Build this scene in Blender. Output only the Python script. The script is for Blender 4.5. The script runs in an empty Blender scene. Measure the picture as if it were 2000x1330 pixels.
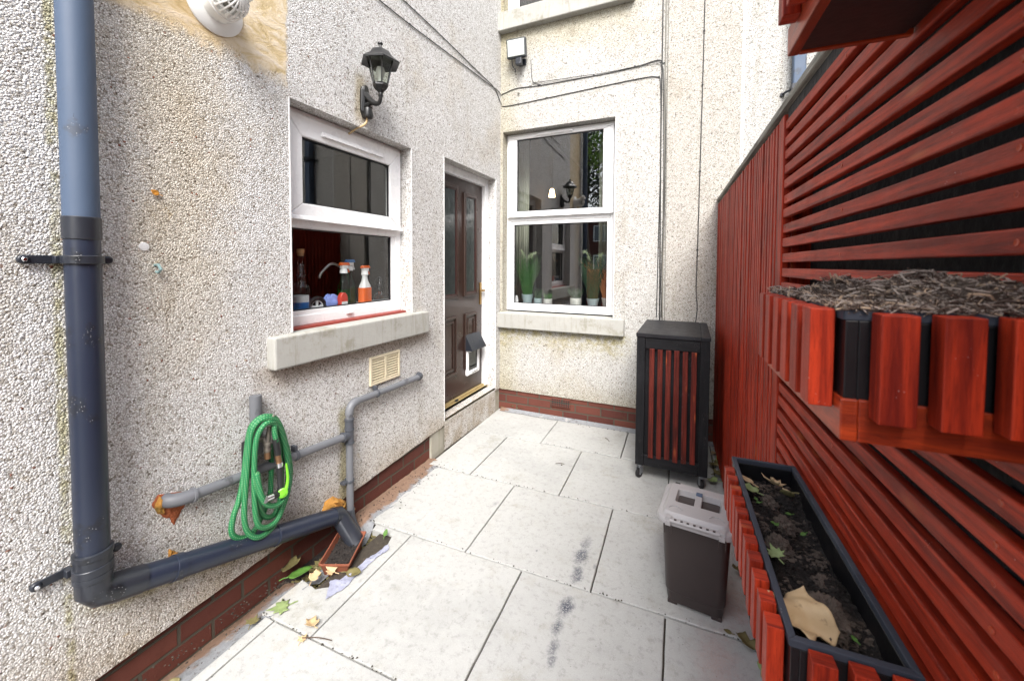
import bpy, math, random
from mathutils import Vector, Matrix, noise
R = math.radians
random.seed(7)
S = bpy.context.scene
COL = S.collection

# ------------------------------------------------------------------ camera
F_PX, CX, CY, HC = 777.8, 1000.0, 545.0, 1.38
PITCH, YAW, ROLL = math.atan(28/777.8), R(24.04), R(0.27)
def ray(u, v):
    x, z = (u-CX), -(v-CY)
    c, s = math.cos(ROLL), math.sin(ROLL)
    x, z = (x*c - z*s)/F_PX, (x*s + z*c)/F_PX
    y2, z2 = math.cos(PITCH)+z*math.sin(PITCH), -math.sin(PITCH)+z*math.cos(PITCH)
    return Vector((x*math.cos(YAW)-y2*math.sin(YAW), x*math.sin(YAW)+y2*math.cos(YAW), z2))
def LW(u, v, x=-1.64):            # survey point on a plane parallel to the long house wall
    r = ray(u, v); return r*(x/r.x) + Vector((0, 0, HC))
def BW(u, v, y=3.40):             # survey point on a plane parallel to the end wall
    r = ray(u, v); return r*(y/r.y) + Vector((0, 0, HC))
def FL(u, v, z=0.0):              # survey point on a level plane
    r = ray(u, v); return r*((z-HC)/r.z) + Vector((0, 0, HC))
cam = bpy.data.cameras.new("camera"); cam_o = bpy.data.objects.new("camera", cam); COL.objects.link(cam_o)
cam.sensor_width = 36; cam.lens = 14.0; cam.shift_y = -0.06; cam.clip_start = 0.02; cam.clip_end = 200
o_, a_, b_ = ray(CX, CY), ray(CX+1, CY), ray(CX, CY-1)
rt, up = (a_-o_).normalized(), (b_-o_).normalized(); fw = rt.cross(up)
cam_o.matrix_world = Matrix(((rt.x, up.x, fw.x, 0), (rt.y, up.y, fw.y, 0), (rt.z, up.z, fw.z, HC), (0, 0, 0, 1)))
cam.dof.use_dof = True; cam.dof.focus_distance = 2.2; cam.dof.aperture_fstop = 6.3
S.camera = cam_o

# ------------------------------------------------------------------ light
SUN_EL, SUN_AZ = 48, 157        # azimuth of the sun, degrees clockwise from +Y
w = bpy.data.worlds.new("World"); S.world = w; w.use_nodes = True
wn, wl = w.node_tree.nodes, w.node_tree.links
bg = wn['Background']; sky = wn.new('ShaderNodeTexSky'); sky.sky_type = 'NISHITA'; sky.sun_disc = False
sky.sun_elevation = R(SUN_EL); sky.sun_rotation = R(SUN_AZ); sky.dust_density = 3.0; sky.air_density = 1.0
hs = wn.new('ShaderNodeHueSaturation'); hs.inputs['Saturation'].default_value = 0.58
wl.new(sky.outputs[0], hs.inputs['Color']); wl.new(hs.outputs[0], bg.inputs['Color']); bg.inputs['Strength'].default_value = 0.15
sun = bpy.data.lights.new("sun", 'SUN'); sun_o = bpy.data.objects.new("sun", sun); COL.objects.link(sun_o)
sun.energy = 1.95; sun.angle = R(30); sun.color = (1.0, 0.985, 0.96)
az = R(SUN_AZ); el = R(SUN_EL)
sd = Vector((math.sin(az)*math.cos(el), math.cos(az)*math.cos(el), math.sin(el)))
sun_o.rotation_euler = sd.to_track_quat('Z', 'Y').to_euler(); sun_o.location = (0, 0, 8)
S.view_settings.view_transform = 'Standard'; S.view_settings.look = 'None'; S.view_settings.gamma = 1.0
S.view_settings.exposure = 1.6
S.cycles.max_bounces = 8; S.cycles.diffuse_bounces = 5; S.cycles.glossy_bounces = 4; S.cycles.transmission_bounces = 6
S.cycles.transparent_max_bounces = 8; S.cycles.caustics_reflective = False; S.cycles.caustics_refractive = False
S.cycles.use_denoising = True; S.cycles.sample_clamp_indirect = 6

# ------------------------------------------------------------------ node helpers
class NT:
    def __init__(s, name, rough=0.8, spec=0.5):
        s.m = bpy.data.materials.new(name); s.m.use_nodes = True; s.t = s.m.node_tree
        s.n, s.l = s.t.nodes, s.t.links; s.b = s.n['Principled BSDF']
        s.b.inputs['Roughness'].default_value = rough; s.b.inputs['Specular IOR Level'].default_value = spec
        s.tc = s.n.new('ShaderNodeTexCoord')
    def put(s, sock, v):
        if isinstance(v, bpy.types.NodeSocket): s.l.new(v, sock)
        elif isinstance(v, (tuple, list)):
            sock.default_value = tuple(v)+(1,) if len(v) == 3 and sock.type == 'RGBA' else tuple(v)
        else: sock.default_value = v
    def math(s, op, a, b=0.0, c=0.0, clamp=False):
        n = s.n.new('ShaderNodeMath'); n.operation = op; n.use_clamp = clamp
        s.put(n.inputs[0], a); s.put(n.inputs[1], b)
        if op in ('MULTIPLY_ADD', 'SMOOTH_MIN', 'SMOOTH_MAX'): s.put(n.inputs[2], c)
        return n.outputs[0]
    def step(s, v, lo, hi):           # smooth 0..1 between lo and hi (may run backwards)
        n = s.n.new('ShaderNodeMapRange'); n.interpolation_type = 'SMOOTHSTEP'
        s.put(n.inputs[0], v)
        if lo <= hi: n.inputs[1].default_value, n.inputs[2].default_value = lo, hi; n.inputs[3].default_value, n.inputs[4].default_value = 0, 1
        else: n.inputs[1].default_value, n.inputs[2].default_value = hi, lo; n.inputs[3].default_value, n.inputs[4].default_value = 1, 0
        return n.outputs[0]
    def mul(s, *a):
        r = a[0]
        for x in a[1:]: r = s.math('MULTIPLY', r, x)
        return r
    def mix(s, f, a, b, mode='MIX'):
        n = s.n.new('ShaderNodeMix'); n.data_type = 'RGBA'; n.blend_type = mode
        s.put(n.inputs[0], f); s.put(n.inputs[6], a); s.put(n.inputs[7], b); return n.outputs[2]
    def noise(s, scale, detail=4, rough=0.55, vec=None, out='Fac', dist=0.0):
        n = s.n.new('ShaderNodeTexNoise'); n.inputs['Scale'].default_value = scale; n.inputs['Detail'].default_value = detail
        n.inputs['Roughness'].default_value = rough; n.inputs['Distortion'].default_value = dist
        s.l.new(vec if vec is not None else s.tc.outputs['Object'], n.inputs['Vector']); return n.outputs[0 if out == 'Fac' else 1]
    def voro(s, scale, feature='F1', vec=None, rnd=1.0):
        n = s.n.new('ShaderNodeTexVoronoi'); n.feature = feature; n.inputs['Scale'].default_value = scale
        n.inputs['Randomness'].default_value = rnd
        s.l.new(vec if vec is not None else s.tc.outputs['Object'], n.inputs['Vector']); return n.outputs
    def map(s, vec=None, scale=(1, 1, 1), loc=(0, 0, 0), rot=(0, 0, 0)):
        n = s.n.new('ShaderNodeMapping'); s.l.new(vec if vec is not None else s.tc.outputs['Object'], n.inputs[0])
        n.inputs['Scale'].default_value = scale; n.inputs['Location'].default_value = loc; n.inputs['Rotation'].default_value = rot
        return n.outputs[0]
    def xyz(s, vec=None):
        n = s.n.new('ShaderNodeSeparateXYZ'); s.l.new(vec if vec is not None else s.tc.outputs['Object'], n.inputs[0]); return n.outputs
    def comb(s, x=0.0, y=0.0, z=0.0):
        n = s.n.new('ShaderNodeCombineXYZ'); s.put(n.inputs[0], x); s.put(n.inputs[1], y); s.put(n.inputs[2], z); return n.outputs[0]
    def ramp(s, f, stops, interp='LINEAR'):
        n = s.n.new('ShaderNodeValToRGB'); s.l.new(f, n.inputs[0]); e = n.color_ramp.elements; n.color_ramp.interpolation = interp
        while len(e) < len(stops): e.new(0.5)
        for i, (p, c) in enumerate(stops):
            e[i].position = p; e[i].color = (c, c, c, 1) if isinstance(c, (int, float)) else tuple(c)+(1,)
        return n.outputs[0]
    def bump(s, h, strength=0.5, dist=0.01, prev=None):
        n = s.n.new('ShaderNodeBump'); n.inputs['Strength'].default_value = strength; n.inputs['Distance'].default_value = dist
        s.l.new(h, n.inputs['Height'])
        if prev is not None: s.l.new(prev, n.inputs['Normal'])
        return n.outputs[0]
    def done(s, col, rough=None, nrm=None, **kw):
        s.put(s.b.inputs['Base Color'], col)
        if rough is not None: s.put(s.b.inputs['Roughness'], rough)
        if nrm is not None: s.l.new(nrm, s.b.inputs['Normal'])
        for k, v in kw.items(): s.put(s.b.inputs[k.replace('_', ' ')], v)
        return s.m

def pebbledash(name, which):
    t = NT(name, 0.85, 0.25); X = t.xyz()
    warp = t.noise(30, 2, out='Color')
    vadd = t.n.new('ShaderNodeVectorMath'); vadd.operation = 'MULTIPLY_ADD'
    t.l.new(warp, vadd.inputs[0]); vadd.inputs[1].default_value = (0.010,)*3; t.l.new(t.tc.outputs['Object'], vadd.inputs[2])
    sc = 1.0 if which != 'end' else 1.0
    v = t.voro(172*sc, 'F1', vadd.outputs[0]); e = t.voro(172*sc, 'DISTANCE_TO_EDGE', vadd.outputs[0])
    small = t.voro(310, 'F1', vadd.outputs[0])
    cr = t.n.new('ShaderNodeSeparateColor'); t.l.new(v['Color'], cr.inputs[0]); rnd = cr.outputs[0]; rnd2 = cr.outputs[1]
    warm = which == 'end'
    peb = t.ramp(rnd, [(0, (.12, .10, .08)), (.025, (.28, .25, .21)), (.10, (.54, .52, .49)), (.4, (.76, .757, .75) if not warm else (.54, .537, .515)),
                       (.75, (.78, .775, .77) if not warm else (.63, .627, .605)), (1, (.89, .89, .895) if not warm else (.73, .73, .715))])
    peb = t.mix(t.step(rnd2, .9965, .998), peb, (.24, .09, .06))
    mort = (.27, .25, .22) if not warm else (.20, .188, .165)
    # stones missing here and there leave the darker bedding coat showing
    miss = t.step(t.noise(95, 3, .6), .615, .68)
    edge = t.step(e['Distance'], .015, .13)
    edge = t.mul(edge, t.math('SUBTRACT', 1.0, t.mul(miss, .75)))
    col = t.mix(edge, mort, peb)
    spk = t.mul(t.step(t.noise(52, 4, .62), .600, .650), t.step(rnd, .15, .45))
    col = t.mix(t.mul(spk, t.math('ADD', .25, t.mul(t.step(t.xyz()[1], .95, 1.6), .6))), col, (.085, .075, .062))
    oc = t.mul(t.step(t.noise(17, 5, .75), .63, .70), t.step(t.noise(2.1, 3), .42, .6)); col = t.mix(t.mul(oc, .7), col, (.80, .66, .40), 'MULTIPLY')
    y, z = X[1], X[2]; x = X[0]
    n1 = t.noise(1.7, 5, .65); n2 = t.noise(6, 5, .6); n3 = t.noise(22, 4)
    col = t.mix(t.mul(t.step(n1, .52, .74), .35), col, (.74, .62, .42), 'MULTIPLY')
    strk = t.noise(1, 5, .65, t.map(scale=(9, 9, 1.1)))
    col = t.mix(t.mul(t.step(strk, .55, .72), .5), col, (.72, .68, .60), 'MULTIPLY')
    col = t.mix(t.mul(t.step(n2, .56, .75), .35), col, (.62, .58, .50), 'MULTIPLY')
    hgt = t.math('ADD', t.mul(t.math('SUBTRACT', 1.0, v['Distance']), 1.0), t.mul(small['Distance'], -.35))
    hgt = t.math('ADD', hgt, t.mul(miss, -.9))
    if which == 'side':
        wob = t.math('ADD', t.mul(t.math('SUBTRACT', n2, .5), .22), t.mul(t.math('SUBTRACT', n3, .5), .10))
        # mortar patch made good round the flue
        lowz = t.math('ADD', t.math('SUBTRACT', z, 2.19), wob)
        left = t.math('ADD', t.math('SUBTRACT', y, .63), wob); right = t.math('ADD', t.math('SUBTRACT', 1.232, y), t.mul(wob, .25))
        pm = t.mul(t.step(lowz, -.05, .03), t.step(left, -.05, .04), t.step(right, -.006, .012))
        dv = t.noise(9, 6, .7, t.map(scale=(1, 1, 2.2), rot=(R(35), 0, 0)), dist=1.2)
        pc = t.ramp(dv, [(.25, (.36, .27, .12)), (.42, (.56, .44, .26)), (.55, (.66, .56, .41)), (.7, (.72, .64, .55)), (.85, (.55, .47, .24))])
        col = t.mix(pm, col, pc)
        hgt = t.math('ADD', t.mul(hgt, t.math('SUBTRACT', 1.0, t.mul(pm, .85))), t.mul(pm, t.mul(dv, 1.1)))
        # ochre wash under it, algae beside the soil pipe, splash dirt low down
        och = t.mul(t.step(t.math('ADD', t.math('ABSOLUTE', t.math('SUBTRACT', y, .80)), t.mul(wob, 1.2)), .26, .02), t.step(t.math('ADD', z, wob), .75, 1.5), .55)
        col = t.mix(och, col, (.96, .84, .62), 'MULTIPLY')
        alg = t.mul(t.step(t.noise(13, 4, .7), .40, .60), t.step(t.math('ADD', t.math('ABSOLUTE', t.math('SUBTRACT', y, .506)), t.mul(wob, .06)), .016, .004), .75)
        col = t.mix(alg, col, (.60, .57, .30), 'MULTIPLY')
        low = t.mul(t.step(t.math('ADD', z, wob), .42, .10), t.step(n2, .25, .6), .7)
        col = t.mix(low, col, (.55, .44, .30), 'MULTIPLY')
        # algae along the lower run of the soil pipe and below the waste pipe
        ln = t.math('SUBTRACT', z, t.math('SUBTRACT', .585, t.mul(y, .315)))
        ag = t.mul(t.step(y, .50, .60), t.step(t.math('ABSOLUTE', t.math('ADD', t.math('ADD', ln, .055), t.mul(wob, .3))), .06, .01), .8)
        col = t.mix(ag, col, (.50, .43, .17), 'MULTIPLY')
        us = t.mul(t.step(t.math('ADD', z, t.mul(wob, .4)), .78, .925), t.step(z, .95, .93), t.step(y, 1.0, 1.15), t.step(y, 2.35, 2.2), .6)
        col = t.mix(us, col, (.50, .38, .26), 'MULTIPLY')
        vs = t.mul(t.step(t.math('ADD', t.math('ABSOLUTE', t.math('SUBTRACT', y, 1.53)), t.mul(wob, .3)), .055, .02), t.step(z, .66, .6), .7)
        col = t.mix(vs, col, (.5, .45, .2), 'MULTIPLY')
        lp = t.mul(t.step(t.math('ADD', t.math('ABSOLUTE', t.math('SUBTRACT', y, 1.655)), t.mul(wob, .2)), .055, .015), t.step(t.math('ABSOLUTE', t.math('SUBTRACT', z, 2.27)), .16, .08), .6)
        col = t.mix(lp, col, (.62, .50, .26), 'MULTIPLY')
    else:
        wob = t.mul(t.math('SUBTRACT', n2, .5), .3)
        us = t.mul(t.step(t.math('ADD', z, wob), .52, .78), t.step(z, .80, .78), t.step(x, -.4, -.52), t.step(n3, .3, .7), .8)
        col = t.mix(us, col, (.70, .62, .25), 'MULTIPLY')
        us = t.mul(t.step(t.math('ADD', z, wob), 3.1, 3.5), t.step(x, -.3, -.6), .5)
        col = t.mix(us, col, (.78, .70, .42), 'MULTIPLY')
        lf = t.mul(t.step(t.math('ADD', x, t.mul(wob, .5)), -1.38, -1.6), .5)
        col = t.mix(lf, col, (.80, .74, .52), 'MULTIPLY')
        rc = t.mul(t.step(x, -.20, -.16), t.step(x, .34, .325), .35)
        col = t.mix(rc, col, (.80, .72, .60), 'MULTIPLY')
        low = t.mul(t.step(t.math('ADD', z, wob), .45, .15), .5)
        col = t.mix(low, col, (.62, .54, .36), 'MULTIPLY')
    nb = t.bump(hgt, .55, .0075)
    return t.done(col, t.ramp(rnd2, [(0, .55), (1, .9)]), nb)

def wood(name, dark, light, knots=(.42, .10, .03), rough=.48, grain=1.0, coat=.05, wear=.22, worn=(.40, .11, .075)):
    t = NT(name, rough, .24)
    uv = t.tc.outputs['UV']
    g = t.noise(1.0, 6, .62, t.map(uv, (5, 90, 1)), dist=.6); g2 = t.noise(1.0, 3, .5, t.map(uv, (2.2, 14, 1)), dist=1.0)
    fine = t.noise(1, 4, .6, t.map(uv, (60, 700, 1)))
    c = t.mix(t.ramp(g, [(.36, 0.0), (.62, 1.0)]), dark, light)
    c = t.mix(t.mul(t.step(fine, .50, .66), .35*grain), c, tuple(x*.45 for x in dark))
    c = t.mix(t.mul(t.step(g2, .5, .68), .5*grain), c, tuple(x*.55 for x in dark))
    c = t.mix(t.mul(t.step(t.noise(.9, 1, .5, t.map(uv, (.7, .7, 1))), .45, .62), .45), c, (.55, .45, .45), 'MULTIPLY')
    kv = t.voro(1.0, 'F1', t.map(uv, (4.5, 18, 1)))
    kn = t.mul(t.step(kv['Distance'], .20, .05), t.step(t.noise(2.2, 1, vec=uv), .45, .55))
    c = t.mix(t.mul(kn, .75), c, knots)
    wr = t.math('MAXIMUM', t.step(t.noise(9, 6, .75), .60, .78), t.mul(t.step(t.noise(2.7, 5, .7), .52, .68), .8))
    c = t.mix(t.mul(wr, wear), c, worn)
    sp = t.mul(t.step(t.voro(240, 'F1')['Distance'], .16, .08), t.step(t.noise(14, 2), .60, .68))
    c = t.mix(t.mul(sp, .7), c, (.65, .58, .55))
    rg = t.math('ADD', rough-.08, t.mul(t.noise(20, 4, .6), .25))
    h = t.math('ADD', t.mul(g, .6), t.mul(fine, .5)); h = t.math('ADD', h, t.mul(kn, .6))
    return t.done(c, rg, t.bump(h, .55, .0020), Coat_Weight=coat, Coat_Roughness=.35)

def plain(name, col, rough=.5, var=.15, nscale=12, bump=.1, metal=0, spec=.5, dirt=None, dirt_lo=.55, coat=0, bscale=None, bdist=.002):
    t = NT(name, rough, spec)
    n = t.noise(nscale, 5, .6); c = t.mix(n, tuple(x*(1-var) for x in col), tuple(min(1, x*(1+var)) for x in col))
    if dirt: c = t.mix(t.mul(t.step(t.noise(nscale*.6, 6, .7), dirt_lo, dirt_lo+.18), .7), c, dirt)
    t.b.inputs['Metallic'].default_value = metal
    if coat: t.b.inputs['Coat Weight'].default_value = coat
    return t.done(c, t.math('ADD', rough-.08, t.mul(t.noise(nscale*2.2, 3), .16)), t.bump(t.noise(bscale or nscale*6, 4), bump, bdist))

M = {}
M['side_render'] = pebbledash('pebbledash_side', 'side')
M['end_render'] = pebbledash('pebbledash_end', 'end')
RD, RL = (.18, .011, .004), (.48, .040, .011)
M['red'] = wood('red_stained_batten', RD, RL)
M['red_v'] = wood('red_stained_upright', (.16, .010, .003), (.49, .038, .010), wear=.12)
M['red_dark'] = wood('maroon_stained_slat', (.060, .009, .006), (.15, .020, .012), wear=.08)
M['red_board'] = wood('red_stained_board', (.24, .022, .006), (.55, .068, .012), knots=(.5, .14, .04), rough=.38, grain=1.3, coat=.3, wear=.1)
M['black_wood'] = wood('black_painted_timber', (.005, .005, .006), (.011, .011, .013), knots=(.015, .015, .016), rough=.5, wear=.22, worn=(.06, .06, .065), coat=.05)
M['black_top'] = wood('black_painted_top', (.010, .010, .012), (.022, .022, .026), knots=(.03, .03, .033), rough=.42, wear=.30, worn=(.06, .063, .07), coat=.05)
M['rim'] = wood('weathered_black_rim', (.020, .023, .031), (.070, .080, .105), knots=(.1, .1, .115), rough=.6, wear=.45, worn=(.13, .14, .16))
M['liner'] = plain('black_liner', (.005, .005, .006), .38, .3, 20, .2, dirt=(.07, .065, .06), dirt_lo=.6)
M['felt'] = plain('black_felt', (.016, .016, .018), .8, .5, 14, .6, dirt=(.05, .048, .045), dirt_lo=.5, bscale=40, bdist=.01)
M['cap'] = wood('grey_weathered_cap', (.16, .15, .13), (.36, .35, .31), knots=(.2, .19, .16), rough=.85, coat=0, wear=.3, worn=(.3, .32, .26))
M['upvc'] = plain('white_plastic_frame', (.80, .80, .80), .28, .03, 6, .02, dirt=(.66, .64, .58), dirt_lo=.62)
M['gasket'] = plain('black_gasket', (.012, .012, .014), .5)
M['trim'] = plain('white_bead', (.74, .74, .73), .45, .05, 20, .05)
def concrete(name, a, b, stain, streak=True, blu=None):
    t = NT(name, .85, .25); X = t.xyz()
    n = t.noise(7, 8, .7); f = t.noise(120, 4, .7); s2 = t.noise(1, 5, .7, t.map(scale=(40, 40, 4)))
    c = t.mix(n, a, b)
    if streak: c = t.mix(t.mul(t.step(s2, .5, .72), .55), c, stain, 'MULTIPLY')
    c = t.mix(t.mul(t.step(t.noise(4, 7, .75), .54, .66), .7), c, stain, 'MULTIPLY')
    c = t.mix(t.mul(t.step(f, .6, .7), .35), c, (.5, .48, .45), 'MULTIPLY')
    h = t.math('ADD', t.mul(n, 2.0), t.mul(f, .5))
    return t.done(c, .85, t.bump(h, .5, .003))
M['sill'] = concrete('cast_concrete_sill', (.31, .305, .28), (.43, .425, .395), (.66, .63, .52))
M['step'] = concrete('concrete_step', (.27, .25, .20), (.42, .40, .34), (.50, .50, .28))
def brick(name, axis):
    t = NT(name, .8, .3); X = t.xyz()
    n = t.noise(5, 3, out='Color'); wv = t.comb(X[1] if axis == 'y' else X[0], X[2])
    va = t.n.new('ShaderNodeVectorMath'); va.operation = 'MULTIPLY_ADD'; t.l.new(t.noise(18, 3, out='Color'), va.inputs[0]); va.inputs[1].default_value = (.006, .006, 0); t.l.new(wv, va.inputs[2])
    br = t.n.new('ShaderNodeTexBrick'); t.l.new(va.outputs[0], br.inputs['Vector'])
    br.inputs['Color1'].default_value = (.125, .040, .027, 1); br.inputs['Color2'].default_value = (.075, .022, .017, 1); br.inputs['Mortar'].default_value = (.075, .064, .048, 1)
    br.inputs['Scale'].default_value = 1; br.inputs['Mortar Size'].default_value = .0065; br.inputs['Mortar Smooth'].default_value = .25
    br.inputs['Brick Width'].default_value = .225; br.inputs['Row Height'].default_value = .0745; br.inputs['Bias'].default_value = -.1
    c = t.mix(t.mul(t.step(t.noise(9, 7, .7), .5, .75), .5), br.outputs['Color'], (.55, .5, .42), 'MULTIPLY')
    c = t.mix(t.mul(t.step(t.noise(3, 6, .7), .60, .72), .45), c, (.10, .10, .05))
    f = t.noise(160, 4, .7); h = t.math('ADD', t.mul(br.outputs['Fac'], -1.2), t.mul(f, .35))
    return t.done(c, .8, t.bump(h, .9, .006))
M['brick_y'] = brick('red_brick_side', 'y'); M['brick_x'] = brick('red_brick_end', 'x')
def slab_mat():
    t = NT('pale_concrete_slab', .72, .35); X = t.xyz()
    mot = t.noise(34, 6, .75)
    oi = t.n.new('ShaderNodeAttribute'); oi.attribute_name = 'slab'; oi.attribute_type = 'GEOMETRY'
    n = t.noise(2.3, 7, .68); n2 = t.noise(11, 6, .65); f = t.noise(330, 3, .7); f2 = t.noise(80, 5, .7)
    c = t.mix(n, (.325, .325, .308), (.450, .450, .435))
    c = t.mix(t.mul(t.step(n2, .52, .72), .45), c, (.80, .78, .70), 'MULTIPLY')
    c = t.mix(t.mul(t.step(f, .56, .70), .38), c, (.52, .51, .48), 'MULTIPLY')
    c = t.mix(t.mul(t.step(f, .40, .28), .3), c, (.86, .86, .85))
    c = t.mix(t.mul(t.step(f2, .60, .72), .25), c, (.62, .62, .60), 'MULTIPLY')
    c = t.mix(t.mul(t.math('SUBTRACT', oi.outputs['Fac'], .5), .35), c, (.80, .80, .82), 'MULTIPLY')
    c = t.mix(t.mul(t.step(mot, .50, .66), .50), c, (.62, .62, .60), 'MULTIPLY')
    wt = t.noise(1.3, 6, .7, t.map(loc=(4, 7, 0))); c = t.mix(t.mul(t.step(wt, .50, .60), .35), c, (.74, .75, .76), 'MULTIPLY')
    c = t.mix(t.mul(t.step(t.noise(3.1, 7, .75), .56, .68), .45), c, (.72, .69, .58), 'MULTIPLY')
    pit = t.mul(t.step(t.voro(46, 'F1')['Distance'], .13, .05), t.step(t.noise(8, 3), .54, .62)); c = t.mix(t.mul(pit, .8), c, (.12, .11, .10))
    def blot(px, r, s, col):
        nonlocal c
        p = FL(*px)
        d = t.math('SQRT', t.math('ADD', t.math('POWER', t.math('SUBTRACT', X[0], p.x), 2), t.math('POWER', t.mul(t.math('SUBTRACT', X[1], p.y), .55), 2)))
        d = t.math('ADD', d, t.mul(t.math('SUBTRACT', t.noise(26, 6, .8), .5), r*2.2))
        m = t.mul(t.step(d, r, r*.15), t.step(t.noise(130, 5, .8), .36, .52), s)
        c = t.mix(m, c, col)
    for px, r, s in (((1105, 1185), .040, 1), ((1135, 1085), .048, .85), ((1128, 1120), .038, .85), ((1145, 1060), .035, .5), ((1088, 1225), .028, .8), ((1080, 1265), .028, .7), ((1078, 1292), .02, .6), ((967, 983), .02, .35), ((1048, 1075), .008, .8), ((1162, 1105), .012, .5)):
        blot(px, r, s, (.055, .060, .082))
    blot((1440, 1180), .10, .35, (.42, .22, .18)); blot((1400, 1290), .10, .30, (.46, .27, .22)); blot((1470, 1130), .07, .4, (.40, .20, .16))
    blot((560, 1160), .05, .3, (.35, .30, .22)); blot((700, 1090), .05, .25, (.4, .38, .34))
    h = t.math('ADD', t.mul(f, .6), t.mul(n2, 1.5)); h = t.math('ADD', h, t.mul(f2, .6))
    return t.done(c, t.math('ADD', .6, t.mul(n2, .25)), t.bump(h, .38, .0022))
M['slab'] = slab_mat()
M['joint'] = plain('joint_dirt', (.045, .036, .026), .95, .6, 60, .8, dirt=(.16, .12, .08), bdist=.006)
def fillet():
    t = NT('mortar_fillet', .9, .2); X = t.xyz()
    n = t.noise(22, 8, .75, t.map(scale=(1, .6, 1)))
    g = t.noise(7, 6, .7)
    grey = t.mix(t.noise(45, 5, .7), (.16, .165, .175), (.30, .31, .32)); sand = t.mix(t.noise(60, 5, .7), (.15, .095, .065), (.27, .175, .125))
    near = t.step(t.math('ADD', X[0], t.mul(t.math('SUBTRACT', g, .5), .28)), -1.58, -1.54)
    c = t.mix(near, sand, grey)
    c = t.mix(t.mul(t.step(n, .56, .66), near), c, (.40, .39, .36))
    c = t.mix(t.mul(t.step(t.noise(30, 7, .8), .54, .64), .75), c, (.07, .055, .04))
    return t.done(c, .9, t.bump(t.noise(40, 7, .75), .9, .008))
M['fillet'] = fillet()
def pipe_mat(name, a, b, dark, rough=.36):
    t = NT(name, rough, .5)
    c = t.mix(t.noise(3, 4), a, b)
    c = t.mix(t.mul(t.step(t.noise(9, 5, .6), .58, .66), .8), c, dark)
    sc = t.mul(t.step(t.noise(1, 4, .7, t.map(scale=(160, 160, 22))), .70, .74), t.step(t.noise(7, 2), .5, .6))
    c = t.mix(sc, c, tuple(x*.3 for x in a))
    sp = t.mul(t.step(t.voro(150, 'F1')['Distance'], .18, .08), t.step(t.noise(9, 3), .60, .66))
    c = t.mix(sp, c, (.45, .45, .46))
    return t.done(c, t.math('ADD', rough-.1, t.mul(t.noise(14, 4), .25)), t.bump(t.math('ADD', t.noise(60, 4), t.mul(t.noise(9, 3), 3.0)), .16, .002))
M['soil_upper'] = pipe_mat('faded_blue_grey_plastic', (.052, .080, .132), (.070, .102, .160), (.05, .06, .08), .55)
M['soil_lower'] = pipe_mat('slate_grey_plastic', (.013, .018, .033), (.022, .029, .050), (.014, .016, .021), .34)
M['soil_black'] = pipe_mat('black_plastic_pipe', (.014, .016, .021), (.026, .030, .040), (.008, .009, .011), .30)
M['waste'] = pipe_mat('grey_plastic_waste', (.110, .115, .128), (.155, .16, .172), (.055, .055, .06), .5)
M['waste_dark'] = pipe_mat('dark_grey_fitting', (.04, .045, .055), (.07, .075, .088), (.02, .02, .022), .45)
M['foam'] = plain('aged_foam', (.46, .22, .045), .9, .55, 35, 1.0, dirt=(.16, .12, .02), dirt_lo=.5, bscale=90, bdist=.01)
M['red_hole'] = plain('broken_red_brick', (.36, .10, .035), .9, .4, 40, .8, bdist=.008)
def hose_mat():
    t = NT('green_braided_hose', .5, .4); uv = t.tc.outputs['UV']; X = t.xyz(uv)
    w = t.math('SINE', t.math('ADD', t.mul(X[0], 700), t.mul(X[1], 0)))
    k = t.math('SINE', t.math('ADD', t.mul(X[1], 6.283*7), t.mul(X[0], 120)))
    m = t.mul(t.step(w, .0, .5), t.step(k, .0, .5))
    c = t.mix(t.noise(14, 3), (.005, .115, .036), (.010, .18, .062)); c = t.mix(t.mul(m, .42), c, (.36, .52, .28))
    return t.done(c, .5, t.bump(w, .4, .0012))
M['hose'] = hose_mat()
M['brass'] = plain('aged_brass', (.42, .27, .10), .38, .2, 40, .1, metal=1)
M['brown_brass'] = plain('tarnished_brass', (.26, .15, .08), .5, .3, 60, .2, metal=.8)
M['chrome'] = plain('chrome', (.75, .75, .77), .12, .05, 20, .02, metal=1)
M['tap'] = plain('weathered_tap_metal', (.22, .20, .17), .45, .4, 90, .4, metal=.7)
M['rubber'] = plain('black_rubber', (.012, .012, .013), .5, .3, 30, .15)
M['lime'] = plain('lime_green_plastic', (.16, .52, .03), .35, .08, 20, .03)
M['door'] = plain('dark_brown_door', (.040, .022, .017), .30, .12, 5, .25, bscale=90, bdist=.0012, coat=.15)
M['doorglass_red'] = plain('red_seal', (.045, .014, .012), .4)
M['gold'] = plain('gold_threshold', (.42, .32, .15), .38, .12, 12, .1, metal=.35, dirt=(.20, .17, .10))
M['lampblack'] = plain('black_cast_lamp', (.006, .0065, .007), .38, .4, 50, .35, dirt=(.06, .06, .057), dirt_lo=.66, coat=.2)
M['flood'] = plain('grey_cast_metal', (.045, .05, .055), .4, .15, 30, .1)
M['cream'] = plain('cream_plastic', (.62, .55, .40), .45, .06, 15, .05, dirt=(.45, .40, .28), dirt_lo=.62)
M['cable'] = plain('black_cable', (.018, .018, .018), .5, .3, 50, .1)
M['cable_grey'] = plain('grey_cable', (.20, .19, .16), .5, .2, 50, .1)
M['cream_cable'] = plain('cream_cable', (.52, .38, .20), .5, .1)
M['flue_white'] = plain('aged_white_plastic', (.76, .76, .74), .35, .05, 10, .05, dirt=(.62, .58, .50), dirt_lo=.60)
M['soil'] = plain('dark_compost', (.014, .010, .008), .95, .6, 40, .9, dirt=(.11, .078, .058), dirt_lo=.55, bscale=150, bdist=.006)
M['clod'] = plain('dry_compost_clod', (.098, .074, .058), .95, .5, 60, 1.0, bscale=170, bdist=.006)
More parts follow.
